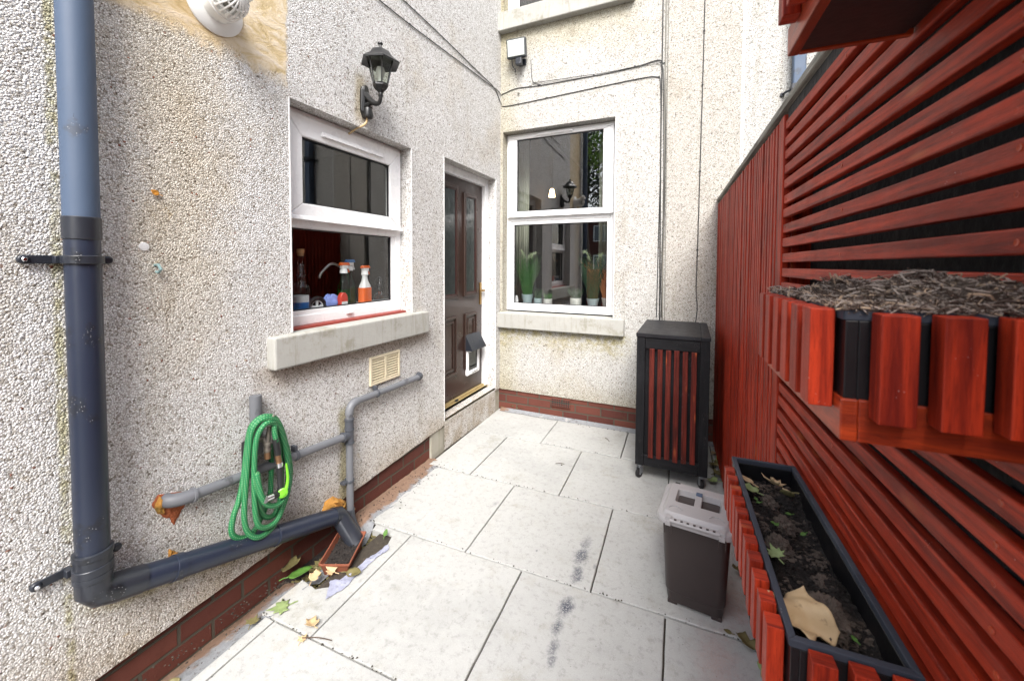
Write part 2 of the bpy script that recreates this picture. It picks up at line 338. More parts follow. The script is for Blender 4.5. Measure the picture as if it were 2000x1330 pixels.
M['straw'] = plain('dry_stalks', (.38, .27, .18), .8, .5, 30, .2)
M['straw_grey'] = plain('grey_dead_roots', (.30, .245, .205), .9, .45, 30, .2)
M['straw_dark'] = plain('dark_dead_roots', (.065, .040, .028), .9, .5, 30, .2)
def leaf_mat(name, a, b):
    t = NT(name, .55, .35); c = t.mix(t.noise(22, 5, .65), a, b)
    c = t.mix(t.mul(t.step(t.noise(60, 4, .7), .6, .7), .5), c, tuple(x*.45 for x in a))
    return t.done(c, .55, t.bump(t.noise(90, 3), .35, .002), Subsurface_Weight=0.0)
M['leaf_tan'] = leaf_mat('dry_tan_leaf', (.40, .27, .14), (.55, .41, .24))
M['leaf_green'] = leaf_mat('green_leaf', (.045, .115, .018), (.09, .19, .035))
M['leaf_pale'] = leaf_mat('pale_green_leaf', (.16, .22, .08), (.26, .32, .14))
M['leaf_olive'] = leaf_mat('withered_olive_leaf', (.09, .08, .03), (.19, .16, .07))
M['leaf_orange'] = leaf_mat('orange_leaf', (.55, .20, .02), (.62, .30, .05))
M['terracotta'] = plain('terracotta_plastic', (.20, .065, .036), .5, .15, 15, .1, dirt=(.12, .07, .05))
M['film'] = plain('lilac_plastic_film', (.29, .30, .385), .35, .15, 18, .8, dirt=(.20, .20, .22), bscale=30, bdist=.01)
M['bin_body'] = plain('brown_plastic_bin', (.040, .029, .027), .42, .08, 8, .12, dirt=(.11, .085, .075), dirt_lo=.62, bscale=220, bdist=.0008)
M['bin_lid'] = plain('grey_brown_plastic_lid', (.37, .355, .352), .42, .06, 8, .12, dirt=(.20, .175, .165), dirt_lo=.6, bscale=220, bdist=.0008)
M['dark'] = plain('dark_slot', (.01, .01, .01), .7)
M['castor'] = plain('zinc_castor', (.30, .31, .33), .35, .2, 40, .1, metal=.8)
M['room'] = plain('dim_room', (.055, .048, .042), .9, .3, 3, 0)
M['room_blue'] = plain('dim_blue_room', (.022, .026, .034), .9, .3, 3, 0)
M['worktop'] = plain('worktop', (.06, .055, .055), .4)
def glass_pane(name, tint=(1, 1, 1), ior=1.75):
    m = bpy.data.materials.new(name); m.use_nodes = True; n, l = m.node_tree.nodes, m.node_tree.links
    n.remove(n['Principled BSDF']); o = n['Material Output']
    tr = n.new('ShaderNodeBsdfTransparent'); tr.inputs[0].default_value = tint+(1,)
    gl = n.new('ShaderNodeBsdfGlossy'); gl.inputs['Roughness'].default_value = .0
    ge = n.new('ShaderNodeNewGeometry'); dt = n.new('ShaderNodeVectorMath'); dt.operation = 'DOT_PRODUCT'; l.new(ge.outputs['Normal'], dt.inputs[0]); l.new(ge.outputs['Incoming'], dt.inputs[1])
    def mt(op, a, b):
        q = n.new('ShaderNodeMath'); q.operation = op; q.use_clamp = True
        for k, v in ((0, a), (1, b)):
            if isinstance(v, bpy.types.NodeSocket): l.new(v, q.inputs[k])
            else: q.inputs[k].default_value = v
        return q.outputs[0]
    f0 = ((ior-1)/(ior+1))**2; cs = mt('SUBTRACT', 1.0, mt('ABSOLUTE', dt.outputs['Value'], 0)); fz = mt('ADD', f0, mt('MULTIPLY', 1-f0, mt('POWER', cs, 5)))
    mx = n.new('ShaderNodeMixShader'); l.new(fz, mx.inputs[0]); l.new(tr.outputs[0], mx.inputs[1]); l.new(gl.outputs[0], mx.inputs[2])
    l.new(mx.outputs[0], o.inputs[0]); return m
M['pane'] = glass_pane('window_glass', (.93, .95, .94), 1.95)
M['pane_end'] = glass_pane('end_window_glass', (.90, .92, .92), 2.9)
M['pane_lamp'] = glass_pane('lamp_glass', (.72, .75, .70), 1.6)
M['glass_clear'] = glass_pane('thin_clear_glass', (.90, .93, .95), 1.5)
M['glass_green'] = glass_pane('thin_green_plastic', (.06, .50, .25), 1.5)
M['obscure'] = plain('patterned_dark_glass', (.045, .052, .050), .10, .5, 30, .35, bscale=18, bdist=.01)
M['flood_glass'] = plain('frosted_flood_glass', (.55, .58, .54), .25, .05)
M['orange'] = plain('orange_plastic', (.75, .13, .02), .4, .05)
M['white_p'] = plain('white_plastic', (.78, .78, .78), .4, .04)
M['blue_p'] = plain('blue_plastic', (.02, .16, .45), .4, .05)
M['red_p'] = plain('red_label_plastic', (.55, .05, .03), .4, .1)
M['cloth'] = plain('blue_cloth', (.25, .33, .72), .9, .1, 30, .5, bscale=40, bdist=.01)
M['cork'] = plain('cork', (.36, .20, .09), .9, .3, 60, .4)
M['pot_blue'] = plain('pale_blue_pot', (.36, .46, .47), .5, .05)
M['pot_white'] = plain('white_glazed_pot', (.66, .66, .60), .35, .05, 20, .1, dirt=(.05, .10, .25), dirt_lo=.62)
M['pot_dots'] = plain('white_dotted_pot', (.62, .62, .58), .6, .1, 90, .6, dirt=(.28, .28, .26), dirt_lo=.55)
M['grass'] = plain('artificial_grass', (.035, .11, .026), .6, .85, 70, .05)
M['grass_dark'] = plain('dark_artificial_grass', (.018, .055, .020), .6, .85, 70, .05)
M['grass_tan'] = plain('reddish_dry_grass', (.38, .16, .06), .7, .4, 40, .05)
M['plume'] = plain('pale_plume', (.42, .50, .30), .8, .2)
M['curtain'] = plain('pale_curtain', (.42, .43, .34), .9, .06, 4, .1)
M['steel'] = plain('brushed_steel', (.55, .54, .50), .3, .05, metal=1)
M['tree_bark'] = plain('tree_bark', (.07, .052, .038), .95, .4, 20, .8, bdist=.02)
M['tree_leaf'] = plain('dark_tree_leaf', (.035, .060, .018), .6, .5, 3, 0)
M['tree_leaf2'] = plain('bright_tree_leaf', (.16, .30, .03), .6, .4, 3, 0)
M['roof_tile'] = plain('brown_roof_tile', (.17, .09, .065), .85, .3, 10, .5)
M['dull_glass'] = plain('far_window_glass', (.10, .12, .14), .1, .1)
def nbr():
    t = NT('neighbour_render', .9, .2); X = t.xyz()
    v = t.voro(62, 'F1'); c = t.ramp(v['Distance'], [(0, (.92, .90, .87)), (.45, (.75, .73, .70)), (.8, (.22, .20, .18))])
    band = t.mul(t.step(X[2], 2.30, 2.36), t.step(t.math('ADD', X[2], t.mul(t.noise(2, 3), .8)), 3.2, 2.7))
    c = t.mix(t.mul(band, .75), c, (.60, .36, .24), 'MULTIPLY')
    return t.done(c, .9, t.bump(v['Distance'], .6, .008))
M['nbr'] = nbr()
M['lawn'] = plain('rough_ground', (.10, .10, .07), .95, .4, 4, .5, bdist=.02)

# ------------------------------------------------------------------ mesh helpers
class MB:
    def __init__(s): s.v = []; s.f = []; s.uv = []; s.sl = []; s.smooth = []
    def add(s, vs, fs, uvs=None, sm=False, tag=0.5):
        o = len(s.v); s.v += [Vector(v) for v in vs]
        for i, f in enumerate(fs):
            s.f.append([o+k for k in f]); s.uv.append(uvs[i] if uvs else [(0, 0)]*len(f)); s.smooth.append(sm); s.sl.append(tag)
    def box(s, c, d, rot=None, tag=0.5, lo_hi=False, taper=None):
        if lo_hi: c, d = [(a+b)/2 for a, b in zip(c, d)], [abs(b-a) for a, b in zip(c, d)]
        c = Vector(c); h = [x/2 for x in d]; ax = max(range(3), key=lambda i: d[i]); ob = random.random()*30
        P = [Vector((sx*h[0], sy*h[1], sz*h[2])) for sx in (-1, 1) for sy in (-1, 1) for sz in (-1, 1)]
        if taper:
            for p in P:
                if p.z > 0: p.x *= taper; p.y *= taper
        fs = [(0, 1, 3, 2), (4, 6, 7, 5), (0, 4, 5, 1), (2, 3, 7, 6), (0, 2, 6, 4), (1, 5, 7, 3)]
        uvs = []
        for k, f in enumerate(fs):
            n = k//2; others = [i for i in range(3) if i != ax and i != n]
            row = []
            for i in f:
                p = P[i]; u = p[ax] if n != ax else p[[j for j in range(3) if j != ax][0]]
                vv = p[others[0]] if n != ax else p[[j for j in range(3) if j != ax][1]]
                row.append((u+ob, vv+ob*.37+k*.13))
            uvs.append(row)
        m = rot.to_matrix().to_4x4() if hasattr(rot, 'to_matrix') else (rot or Matrix())
        s.add([c + (m @ p) for p in P], fs, uvs, False, tag)
    def quad(s, a, b, c, d, tag=.5): s.add([a, b, c, d], [(0, 1, 2, 3)], [[(0, 0), (1, 0), (1, 1), (0, 1)]], False, tag)
    def tube(s, pts, r, n=12, caps=True, rs=None, uvl=1.0):
        pts = [Vector(p) for p in pts]; N = len(pts); rings = []; L = 0
        T = [(pts[min(i+1, N-1)]-pts[max(i-1, 0)]).normalized() for i in range(N)]
        up = Vector((0, 0, 1)) if abs(T[0].z) < .9 else Vector((1, 0, 0)); a = T[0].cross(up).normalized()
        o = len(s.v); Ls = []
        for i in range(N):
            a = (a - T[i]*a.dot(T[i])).normalized(); b = T[i].cross(a)
            if i: L += (pts[i]-pts[i-1]).length
            Ls.append(L); q = rs[i] if rs else r
            s.v += [pts[i] + (a*math.cos(2*math.pi*k/n) + b*math.sin(2*math.pi*k/n))*q for k in range(n)]
        for i in range(N-1):
            for k in range(n):
                k2 = (k+1) % n
                s.f.append([o+i*n+k, o+(i+1)*n+k, o+(i+1)*n+k2, o+i*n+k2]); s.smooth.append(True); s.sl.append(.5)
                s.uv.append([(Ls[i]*uvl, k/n), (Ls[i+1]*uvl, k/n), (Ls[i+1]*uvl, (k+1)/n), (Ls[i]*uvl, (k+1)/n)])
        if caps:
            s.f.append([o+k for k in range(n)]); s.f.append([o+(N-1)*n+k for k in reversed(range(n))])
            s.uv += [[(0, 0)]*n]*2; s.smooth += [False]*2; s.sl += [.5]*2
    def lathe(s, prof, o=(0, 0, 0), axis=(0, 0, 1), n=24, off=0.0):
        ax = Vector(axis).normalized(); up = Vector((0, 0, 1)) if abs(ax.z) < .9 else Vector((1, 0, 0))
        a = ax.cross(up).normalized(); b = ax.cross(a); o = Vector(o); st = len(s.v)
        for (r, h) in prof:
            s.v += [o + ax*h + (a*math.cos(2*math.pi*(k+off)/n)+b*math.sin(2*math.pi*(k+off)/n))*r for k in range(n)]
        for i in range(len(prof)-1):
            for k in range(n):
                k2 = (k+1) % n; s.f.append([st+i*n+k, st+i*n+k2, st+(i+1)*n+k2, st+(i+1)*n+k]); s.uv.append([(0, 0)]*4); s.smooth.append(n > 8); s.sl.append(.5)
        for e, rev in ((0, True), (len(prof)-1, False)):
            if prof[e][0] > 1e-5:
                f = [st+e*n+k for k in range(n)]; s.f.append(f[::-1] if rev else f); s.uv.append([(0, 0)]*n); s.smooth.append(False); s.sl.append(.5)
    def loft(s, rings, cap0=True, cap1=True, sm=True):
        n = len(rings[0]); st = len(s.v)
        for r in rings: s.v += [Vector(p) for p in r]
        for i in range(len(rings)-1):
            for k in range(n):
                k2 = (k+1) % n; s.f.append([st+i*n+k, st+i*n+k2, st+(i+1)*n+k2, st+(i+1)*n+k]); s.uv.append([(0, 0)]*4); s.smooth.append(sm); s.sl.append(.5)
        if cap0: s.f.append([st+k for k in reversed(range(n))]); s.uv.append([(0, 0)]*n); s.smooth.append(False); s.sl.append(.5)
        if cap1: s.f.append([st+(len(rings)-1)*n+k for k in range(n)]); s.uv.append([(0, 0)]*n); s.smooth.append(False); s.sl.append(.5)
    def build(s, name, mat, parent=None, bevel=0, seg=2, sharp=35, loc=None):
        me = bpy.data.meshes.new(name); me.from_pydata([tuple(v) for v in s.v], [], s.f)
        uv = me.uv_layers.new(name='UVMap'); i = 0; dat = [0.0]*(2*sum(len(f) for f in s.f))
        for row in s.uv:
            for (a, b) in row: dat[i] = a; dat[i+1] = b; i += 2
        uv.data.foreach_set('uv', dat)
        me.polygons.foreach_set('use_smooth', s.smooth)
        if any(abs(x-.5) > 1e-6 for x in s.sl):
            at = me.attributes.new('slab', 'FLOAT', 'FACE'); at.data.foreach_set('value', s.sl)
        me.validate(); me.update()
        if any(s.smooth): me.set_sharp_from_angle(angle=R(sharp))
        me.materials.append(M[mat] if isinstance(mat, str) else mat)
        o = bpy.data.objects.new(name, me); COL.objects.link(o)
        if parent is not None: o.parent = parent
        if bevel:
            b = o.modifiers.new('bevel', 'BEVEL'); b.width = bevel; b.segments = seg; b.limit_method = 'ANGLE'; b.angle_limit = R(40)
        return o
def tag(o, label=None, cat=None, group=None, kind=None):
    if label: o['label'] = label
    if cat: o['category'] = cat
    if group: o['group'] = group
    if kind: o['kind'] = kind
    return o
def empty(name, label, cat, loc=(0, 0, 0), rot=(0, 0, 0), group=None):
    o = bpy.data.objects.new(name, None); COL.objects.link(o); o.location = loc; o.rotation_euler = rot; o.empty_display_size = .1
    return tag(o, label, cat, group)
def rrect(cx, cy, z, wx, wy, r, n=5, rot=0.0):
    out = []
    for (sx, sy, a0) in ((1, 1, 0), (-1, 1, 90), (-1, -1, 180), (1, -1, 270)):
        for k in range(n+1):
            a = R(a0 + 90*k/n); x, y = sx*(wx/2-r)+r*math.cos(a), sy*(wy/2-r)+r*math.sin(a)
            out.append((cx+x*math.cos(rot)-y*math.sin(rot), cy+x*math.sin(rot)+y*math.cos(rot), z))
    return out
def spline(pts, n=6):
    P = [Vector(p) for p in pts]; out = []
    for i in range(len(P)-1):
        p0, p1, p2, p3 = P[max(i-1, 0)], P[i], P[i+1], P[min(i+2, len(P)-1)]
        for k in range(n):
            t = k/n; out.append(.5*((2*p1)+(p2-p0)*t+(2*p0-5*p1+4*p2-p3)*t*t+(3*p1-p0-3*p2+p3)*t**3))
    out.append(P[-1]); return out
def copy_tree(o, parent=None):
    c = o.copy(); COL.objects.link(c)
    if parent is not None: c.parent = parent
    for ch in [k for k in S.objects if k.parent == o]: copy_tree(ch, c)
    return c

XL, YB = -1.64, 3.40
# ------------------------------------------------------------------ ground
g = MB(); g.quad((-30, -40, -.20), (30, -40, -.20), (30, 30, -.20), (-30, 30, -.20)); tag(g.build('ground', 'joint'), kind='structure')
g = MB(); g.box((-1.44, -3.3, -.198), (30, 4.4, -.014), lo_hi=True); g.box((-1.66, 1.60, -.198), (-1.441, 4.4, -.014), lo_hi=True); tag(g.build('paving_bed', 'joint'), kind='structure')
g = MB(); g.quad((-30, -40, -.038), (30, -40, -.038), (30, -3.2, -.038), (-30, -3.2, -.038)); tag(g.build('garden_ground', 'lawn'), kind='structure')
pv = MB(); J = .0065
SA = R(1.35); ca, sa = math.cos(SA), math.sin(SA)
def slab(x0, x1, y0, y1, poly=None):
    # corners in the slab grid, turned a little against the house
    c = Vector(((x0+x1)/2, (y0+y1)/2)); dz = random.uniform(-.0015, .0015); tx, ty = random.uniform(-.003, .003), random.uniform(-.003, .003)
    def W(x, y, z): return Vector((x*ca-y*sa, x*sa+y*ca, z+dz+tx*(x-c.x)+ty*(y-c.y)))
    a, b, d, e = x0+J/2, x1-J/2, y0+J/2, y1-J/2; k = .0035; tg = random.random(); n = 12
    C = poly or [(a, d), (b, d), (b, e), (a, e)]; N = len(C)
    def ring(i, z):
        P = []
        for q in range(N):
            p0, p, p1 = Vector(C[q-1]), Vector(C[q]), Vector(C[(q+1) % N]); u0, u1 = (p-p0).normalized(), (p1-p).normalized()
            n0, n1 = Vector((-u0.y, u0.x)), Vector((-u1.y, u1.x)); P.append(p+(n0+n1)*i/(1+n0.dot(n1)))
        out = []
        for q in range(N):
            for t in range(n):
                w_ = P[q].lerp(P[(q+1) % N], t/n); x, y = w_
                jx, jy = .0020*noise.noise(Vector((x*31, y*31, 3))), .0020*noise.noise(Vector((x*31, y*31, 9)))
                out.append(W(x+jx, y+jy, z))
        return out
    pv.loft([ring(0, -.12), ring(0, -k), ring(k*.5, -k*.3), ring(k*1.5, 0)], cap0=False, sm=False)
    pv.sl[-(n*N*3+1):] = [tg]*(n*N*3+1)
# grid origin in the turned frame: joints surveyed on the photograph
def U(x, y): return (x*ca+y*sa, -x*sa+y*ca)
rows = [-1.45, -.845, -.225, .39, 1.0, 1.612, 2.243, 2.868, 3.50]
rows = [r + .028 for r in rows]
cols = {0: -.30, 1: -.02, 2: -.26, 3: -.21, 4: -.625, 5: -.33, 6: -.66, 7: -.98}
for i in range(len(rows)-1):
    y0, y1 = rows[i], rows[i+1]
    base = {4: -1.235, 5: -.925, 6: -1.245, 7: -.965, 3: -1.42, 2: -1.15, 1: -1.4, 0: -1.2}[i]
    xs = [base + .6055*k for k in range(-1, 5)]
    lim_l = {3: -1.47, 4: -1.50, 5: -1.505, 6: -1.57, 7: -1.59}.get(i, -1.47)
    for a in xs:
        b = a+.6055
        if b < lim_l+.04: continue
        a2 = max(a, lim_l)
        if a2 > 0.75: continue
        if i == 4 and a2 < -1.3:       # cut round the gully
            h = J/2; slab(a2, b, y0, y1, [(a2+h, y0+h), (b-h, y0+h), (b-h, y1-h), (a2+.04, y1-h), (a2+.05, 1.595), (-1.325, 1.60), (-1.29, 1.50), (-1.325, 1.25), (-1.40, 1.20), (a2+h, 1.215)])
        else: slab(a2, min(b, .80), y0, y1)
tag(pv.build('paving', 'slab', sharp=20), kind='structure')
# uneven mortar fillet and grit along the wall foot
fm = MB(); n = 150
def zbrick(y): return -.084 if y < 1.1 else (-.084+.084*min(1, (y-1.1)/.52)**1.3)
vs = []; fs = []
for i in range(n+1):
    y = -1.2 + (2.32+1.2)*i/n
    xo = -1.470 - .006*noise.noise(Vector((y*19, 7, 0))) - (.05 if y > 1.62 else (.05*max(0, (y-1.5)/.12)))
    for j in range(9):
        t = j/8; x = -1.668 + (xo+1.668)*t; hb = zbrick(y)
        z = hb*(1-t)**1.5 + .002 + .007*noise.noise(Vector((x*30, y*22, 0)))*(1-.6*t) + .004*noise.noise(Vector((x*80, y*70, 4))) - .004*t
        if 1.17 < y < 1.60: z -= .03*min(1, (y-1.17)/.05, (1.60-y)/.05)
        vs.append((x, y, z))
for i in range(n):
    for j in range(8): fs.append((i*9+j, i*9+j+1, (i+1)*9+j+1, (i+1)*9+j))
fm.add(vs, fs, sm=True)
vs = []; fs = []
for i in range(31):
    x = -1.62 + 1.9*i/30
    for j in range(4):
        t = j/3; vs.append((x, 3.405-(.055+.012*noise.noise(Vector((x*9, 0, 0))))*t, .016*(1-t)+.003))
for i in range(30):
    for j in range(3): fs.append((i*4+j, (i+1)*4+j, (i+1)*4+j+1, i*4+j+1))
fm.add(vs, fs, sm=True)
tag(fm.build('mortar_path_edge', 'fillet'), kind='structure')

# ------------------------------------------------------------------ house
house = empty('house', 'pale pebbledashed house with red brick base forming the corner of the yard', 'house', (XL, YB, 0))
def hp(mb, name, mat, parent=None, **k):
    o = mb.build(name, mat, parent or house, **k)
    if parent is None: o.location = -house.location
    return o
LWIN = (1.235, 2.085, 1.055, 2.118); DOOR = (2.457, 3.300, .235, 2.158)
BWIN = (-1.615, -.585, .93, 2.610); UWIN = (-1.615, -.52, 3.66, 4.9)
ZT = 5.6; Y0 = .30
# long wall: sheet with openings, foot following the ragged render edge
def zfoot(y): return .092 + .046*(y-.35) + .004*noise.noise(Vector((y*14, 0, 0)))
w1 = MB()
def wallrect(mb, axis, a0, a1, z0, z1, foot=False):
    n = max(1, int((a1-a0)/.03)) if foot else 1
    for i in range(n):
        p, q = a0+(a1-a0)*i/n, a0+(a1-a0)*(i+1)/n
        zp, zq = (zfoot(p), zfoot(q)) if foot else (z0, z0)
        if axis == 'y': mb.quad((XL, p, zp), (XL, q, zq), (XL, q, z1), (XL, p, z1))
        else: mb.quad((p, YB, zp), (p, YB, z1), (q, YB, z1), (q, YB, zq))
wallrect(w1, 'y', Y0, LWIN[0], 0, ZT, True); wallrect(w1, 'y', LWIN[1], DOOR[0], 0, ZT, True)
wallrect(w1, 'y', LWIN[0], LWIN[1], 0, LWIN[2], True); wallrect(w1, 'y', LWIN[0], LWIN[1], LWIN[3], ZT)
wallrect(w1, 'y', DOOR[0], DOOR[1], DOOR[3], ZT); wallrect(w1, 'y', DOOR[0], DOOR[1], 0, DOOR[2]-.02); wallrect(w1, 'y', DOOR[1], YB, .20, ZT)
RV = .105
def reveals_y(mb, o, d=RV):
    a0, a1, z0, z1 = o
    mb.quad((XL, a0, z0), (XL, a0, z1), (XL-d, a0, z1), (XL-d, a0, z0)); mb.quad((XL, a1, z1), (XL, a1, z0), (XL-d, a1, z0), (XL-d, a1, z1))
    mb.quad((XL, a0, z1), (XL, a1, z1), (XL-d, a1, z1), (XL-d, a0, z1)); mb.quad((XL, a1, z0), (XL, a0, z0), (XL-d, a0, z0), (XL-d, a1, z0))
reveals_y(w1, LWIN); reveals_y(w1, DOOR, .13)
for i in range(66):                           # underside of the render over the recessed bricks
    p = Y0+(2.457-Y0)*i/66; q = Y0+(2.457-Y0)*(i+1)/66
    w1.quad((XL, p, zfoot(p)), (XL-.028, p, zfoot(p)), (XL-.028, q, zfoot(q)), (XL, q, zfoot(q)))
w1.quad((XL, Y0, .09), (XL, Y0, ZT), (-6, Y0, ZT), (-6, Y0, .09))
w1.quad((XL, Y0, ZT), (XL, YB, ZT), (-6, YB, ZT), (-6, Y0, ZT))
w1.quad((-6, Y0, 0), (-6, Y0, ZT), (-6, 9, ZT), (-6, 9, 0))
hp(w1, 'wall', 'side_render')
w2 = MB()
def br(a0, a1, z0, z1): w2.quad((a0, YB, z0), (a0, YB, z1), (a1, YB, z1), (a1, YB, z0))
zb = .195
br(XL, BWIN[0], zb, ZT); br(BWIN[0], BWIN[1], zb, BWIN[2]); br(BWIN[0], BWIN[1], BWIN[3], UWIN[2])
br(UWIN[0], BWIN[1], UWIN[3], ZT); br(BWIN[1], UWIN[1], zb, UWIN[2]); br(BWIN[1], UWIN[1], UWIN[3], ZT); br(UWIN[1], 6, zb, ZT)
w2.quad((XL, YB, zb), (6, YB, zb), (6, YB+.022, zb), (XL, YB+.022, zb))
def reveals_x(mb, o, d=.13):
    a0, a1, z0, z1 = o
    mb.quad((a0, YB, z0), (a0, YB+d, z0), (a0, YB+d, z1), (a0, YB, z1)); mb.quad((a1, YB, z0), (a1, YB, z1), (a1, YB+d, z1), (a1, YB+d, z0))
    mb.quad((a0, YB, z1), (a0, YB+d, z1), (a1, YB+d, z1), (a1, YB, z1)); mb.quad((a0, YB, z0), (a1, YB, z0), (a1, YB+d, z0), (a0, YB+d, z0))
reveals_x(w2, BWIN); reveals_x(w2, UWIN)
w2.quad((-6, YB, ZT), (6, YB, ZT), (6, 9, ZT), (-6, 9, ZT)); w2.quad((-6, 9, 0), (6, 9, 0), (6, 9, ZT), (-6, 9, ZT)); w2.quad((6, YB, 0), (6, 9, 0), (6, 9, ZT), (6, YB, ZT))
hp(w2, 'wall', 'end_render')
bk = MB(); bk.quad((XL-.024, Y0, -.19), (XL-.024, 2.457, -.19), (XL-.024, 2.457, .30), (XL-.024, Y0, .30)); bk.quad((XL-.024, Y0+.02, -.04), (XL-.024, Y0+.02, .1), (-6, Y0+.02, .1), (-6, Y0+.02, -.04))
hp(bk, 'brick_plinth', 'brick_y')
bk = MB(); bk.quad((XL-.1, YB+.012, -.04), (6, YB+.012, -.04), (6, YB+.012, .30), (XL-.1, YB+.012, .30)); hp(bk, 'brick_plinth', 'brick_x')
ab = MB(); a0, a1 = -1.125, -.945        # terracotta air brick: frame and square grid of holes
ab.box((a0, YB-.004, .105), (a1, YB+.010, .185), lo_hi=True); o = hp(ab, 'air_brick', 'brick_x', bevel=.003)
hb = MB()
for i in range(10):
    for j in range(4): hb.box((a0+.015+i*.0168, YB-.0055, .120+j*.0165), (.010, .003, .010))
hb.build('vent_hole', 'dark', o)
# plaster angle beads on the arrises
for (y, z0, z1) in ((LWIN[1]+.002, 1.07, LWIN[3]), (LWIN[0]-.001, 1.07, LWIN[3]), (DOOR[0]-.001, .22, DOOR[3]), (DOOR[1]+.003, .22, DOOR[3])):
    bd = MB(); bd.box((XL+.0015, y, (z0+z1)/2), (.004, .006, z1-z0)); hp(bd, 'angle_bead', 'trim', bevel=.001)
for (x, z0, z1) in ((BWIN[1]+.003, .94, BWIN[3]), (.325, 1.0, ZT-.1), (.337, 1.0, ZT-.1)):
    bd = MB(); bd.box((x, YB-.0015, (z0+z1)/2), (.005, .004, z1-z0)); hp(bd, 'angle_bead', 'trim', bevel=.001)
# stone sills
def sill(lo, hi, name='sill'):
    m = MB(); lo, hi = Vector(lo), Vector(hi); n = [max(2, int((hi[i]-lo[i])/.04)) for i in range(3)]
    m.box(lo, hi, lo_hi=True); o = hp(m, name, 'sill', bevel=.008, seg=2); return o
sill((XL-.09, 1.115, .925), (-1.588, 2.205, 1.066)); sill((-1.655, 3.345, .79), (-.487, YB+.11, .932)); sill((-1.655, 3.335, 3.505), (-.44, YB+.12, 3.672))
# doorstep
m = MB(); m.box((XL-.14, 2.305, -.03), (-1.652, 3.42, .205), lo_hi=True); hp(m, 'doorstep', 'step', bevel=.012, seg=3)

def fr(mb, P, a0, a1, z0, z1, wl, wr, wb, wt, d0, d1):      # mitred rectangular frame on plane P(a, z, depth)
    o = [(a0, z0), (a1, z0), (a1, z1), (a0, z1)]; i_ = [(a0+wl, z0+wb), (a1-wr, z0+wb), (a1-wr, z1-wt), (a0+wl, z1-wt)]
    for k in range(4):
        k2 = (k+1) % 4
        V = [P(*o[k], d0), P(*o[k2], d0), P(*i_[k2], d0), P(*i_[k], d0), P(*o[k], d1), P(*o[k2], d1), P(*i_[k2], d1), P(*i_[k], d1)]
        mb.add(V, [(0, 1, 2, 3), (4, 7, 6, 5), (0, 4, 5, 1), (3, 2, 6, 7), (0, 3, 7, 4), (1, 5, 6, 2)])
PL = lambda a, z, d: Vector((XL-.085+d, a, z))        # depth d positive = toward the yard
PB = lambda a, z, d: Vector((a, YB+.09-d, z))
def window(P, out, mid, top_glass, low_glass, label, vent=None, sl=None):
    a0, a1, z0, z1 = out
    wn_ = MB(); fr(wn_, P, a0, a1, z0, z1, .045, .045, .05, .05, -.05, 0)
    # transom
    c = [P(a0+.045, mid-.028, -.05), P(a1-.045, mid-.028, -.05), P(a1-.045, mid+.028, -.05), P(a0+.045, mid+.028, -.05), P(a0+.045, mid-.028, .001), P(a1-.045, mid-.028, .001), P(a1-.045, mid+.028, .001), P(a0+.045, mid+.028, .001)]
    wn_.add(c, [(0, 3, 2, 1), (4, 5, 6, 7), (0, 1, 5, 4), (3, 7, 6, 2)])
    W = hp(wn_, 'window', 'upvc', bevel=.004); tag(W, label)
    # opening top sash, proud of the frame, with drip rail
    g0, g1, h0, h1 = top_glass; s = MB()
    s0, s1, t0, t1 = a0+.018, a1-.018, mid+.012, z1-.022
    fr(s, P, s0, s1, t0, t1, g0-s0, s1-g1, h0-t0, t1-h1, -.02, .018)
    s.build('sash', 'upvc', W, bevel=.006)
    d = MB(); q = [P(s0, t0-.004, .018), P(s1, t0-.004, .018), P(s1, t0+.018, .018), P(s0, t0+.018, .018), P(s0, t0-.004, .034), P(s1, t0-.004, .034), P(s1, t0+.012, .028), P(s0, t0+.012, .028)]
    d.add(q, [(0, 3, 2, 1), (4, 5, 6, 7), (0, 1, 5, 4), (3, 7, 6, 2), (0, 4, 7, 3), (1, 2, 6, 5)]); d.build('drip_rail', 'upvc', W, bevel=.002)
    k0, k1, l0, l1 = low_glass; s = MB(); fr(s, P, a0+.044, a1-.044, z0+.049, mid-.027, k0-a0-.044, a1-.044-k1, l0-z0-.049, mid-.027-l1, -.03, -.006)
    s.build('glazing_bead', 'upvc', W, bevel=.004)
    gk = MB()
    for (p0, p1, r0, r1, dd) in ((g0, g1, h0, h1, .006), (k0, k1, l0, l1, -.016)): fr(gk, P, p0-.003, p1+.003, r0-.003, r1+.003, .009, .009, .009, .009, dd-.012, dd)
    gk.build('gasket', 'gasket', W)
    for (p0, p1, r0, r1, dd) in ((g0, g1, h0, h1, -.004), (k0, k1, l0, l1, -.024)):
        pn = MB(); v = [P(p0, r0, dd), P(p1, r0, dd), P(p1, r1, dd), P(p0, r1, dd)]; pn.add(v, [(0, 1, 2, 3)]); pn.build('pane', 'pane' if P is PL else 'pane_end', W)
    if vent:
        v0, v1, vz = vent; vm = MB(); q = [P(v0, vz-.012, .016), P(v1, vz-.012, .016), P(v1, vz+.012, .016), P(v0, vz+.012, .016), P(v0, vz-.012, .034), P(v1, vz-.012, .034), P(v1, vz+.012, .026), P(v0, vz+.012, .026)]
        vm.add(q, [(0, 3, 2, 1), (4, 5, 6, 7), (0, 1, 5, 4), (3, 7, 6, 2), (0, 4, 7, 3), (1, 2, 6, 5)]); vm.build('trickle_vent', 'upvc', W, bevel=.003)
    if sl:
        vm = MB(); q0, q1, z = sl; c = P((q0+q1)/2, z, .006); dx = P(q1, z, .006)-P(q0, z, .006)
        vm.box(c, (abs(dx.x)+.012 if abs(dx.x) > .001 else .014, abs(dx.y)+.012 if abs(dx.y) > .001 else .014, .014)); vm.build('drain_cap', 'upvc', W, bevel=.003)
    return W
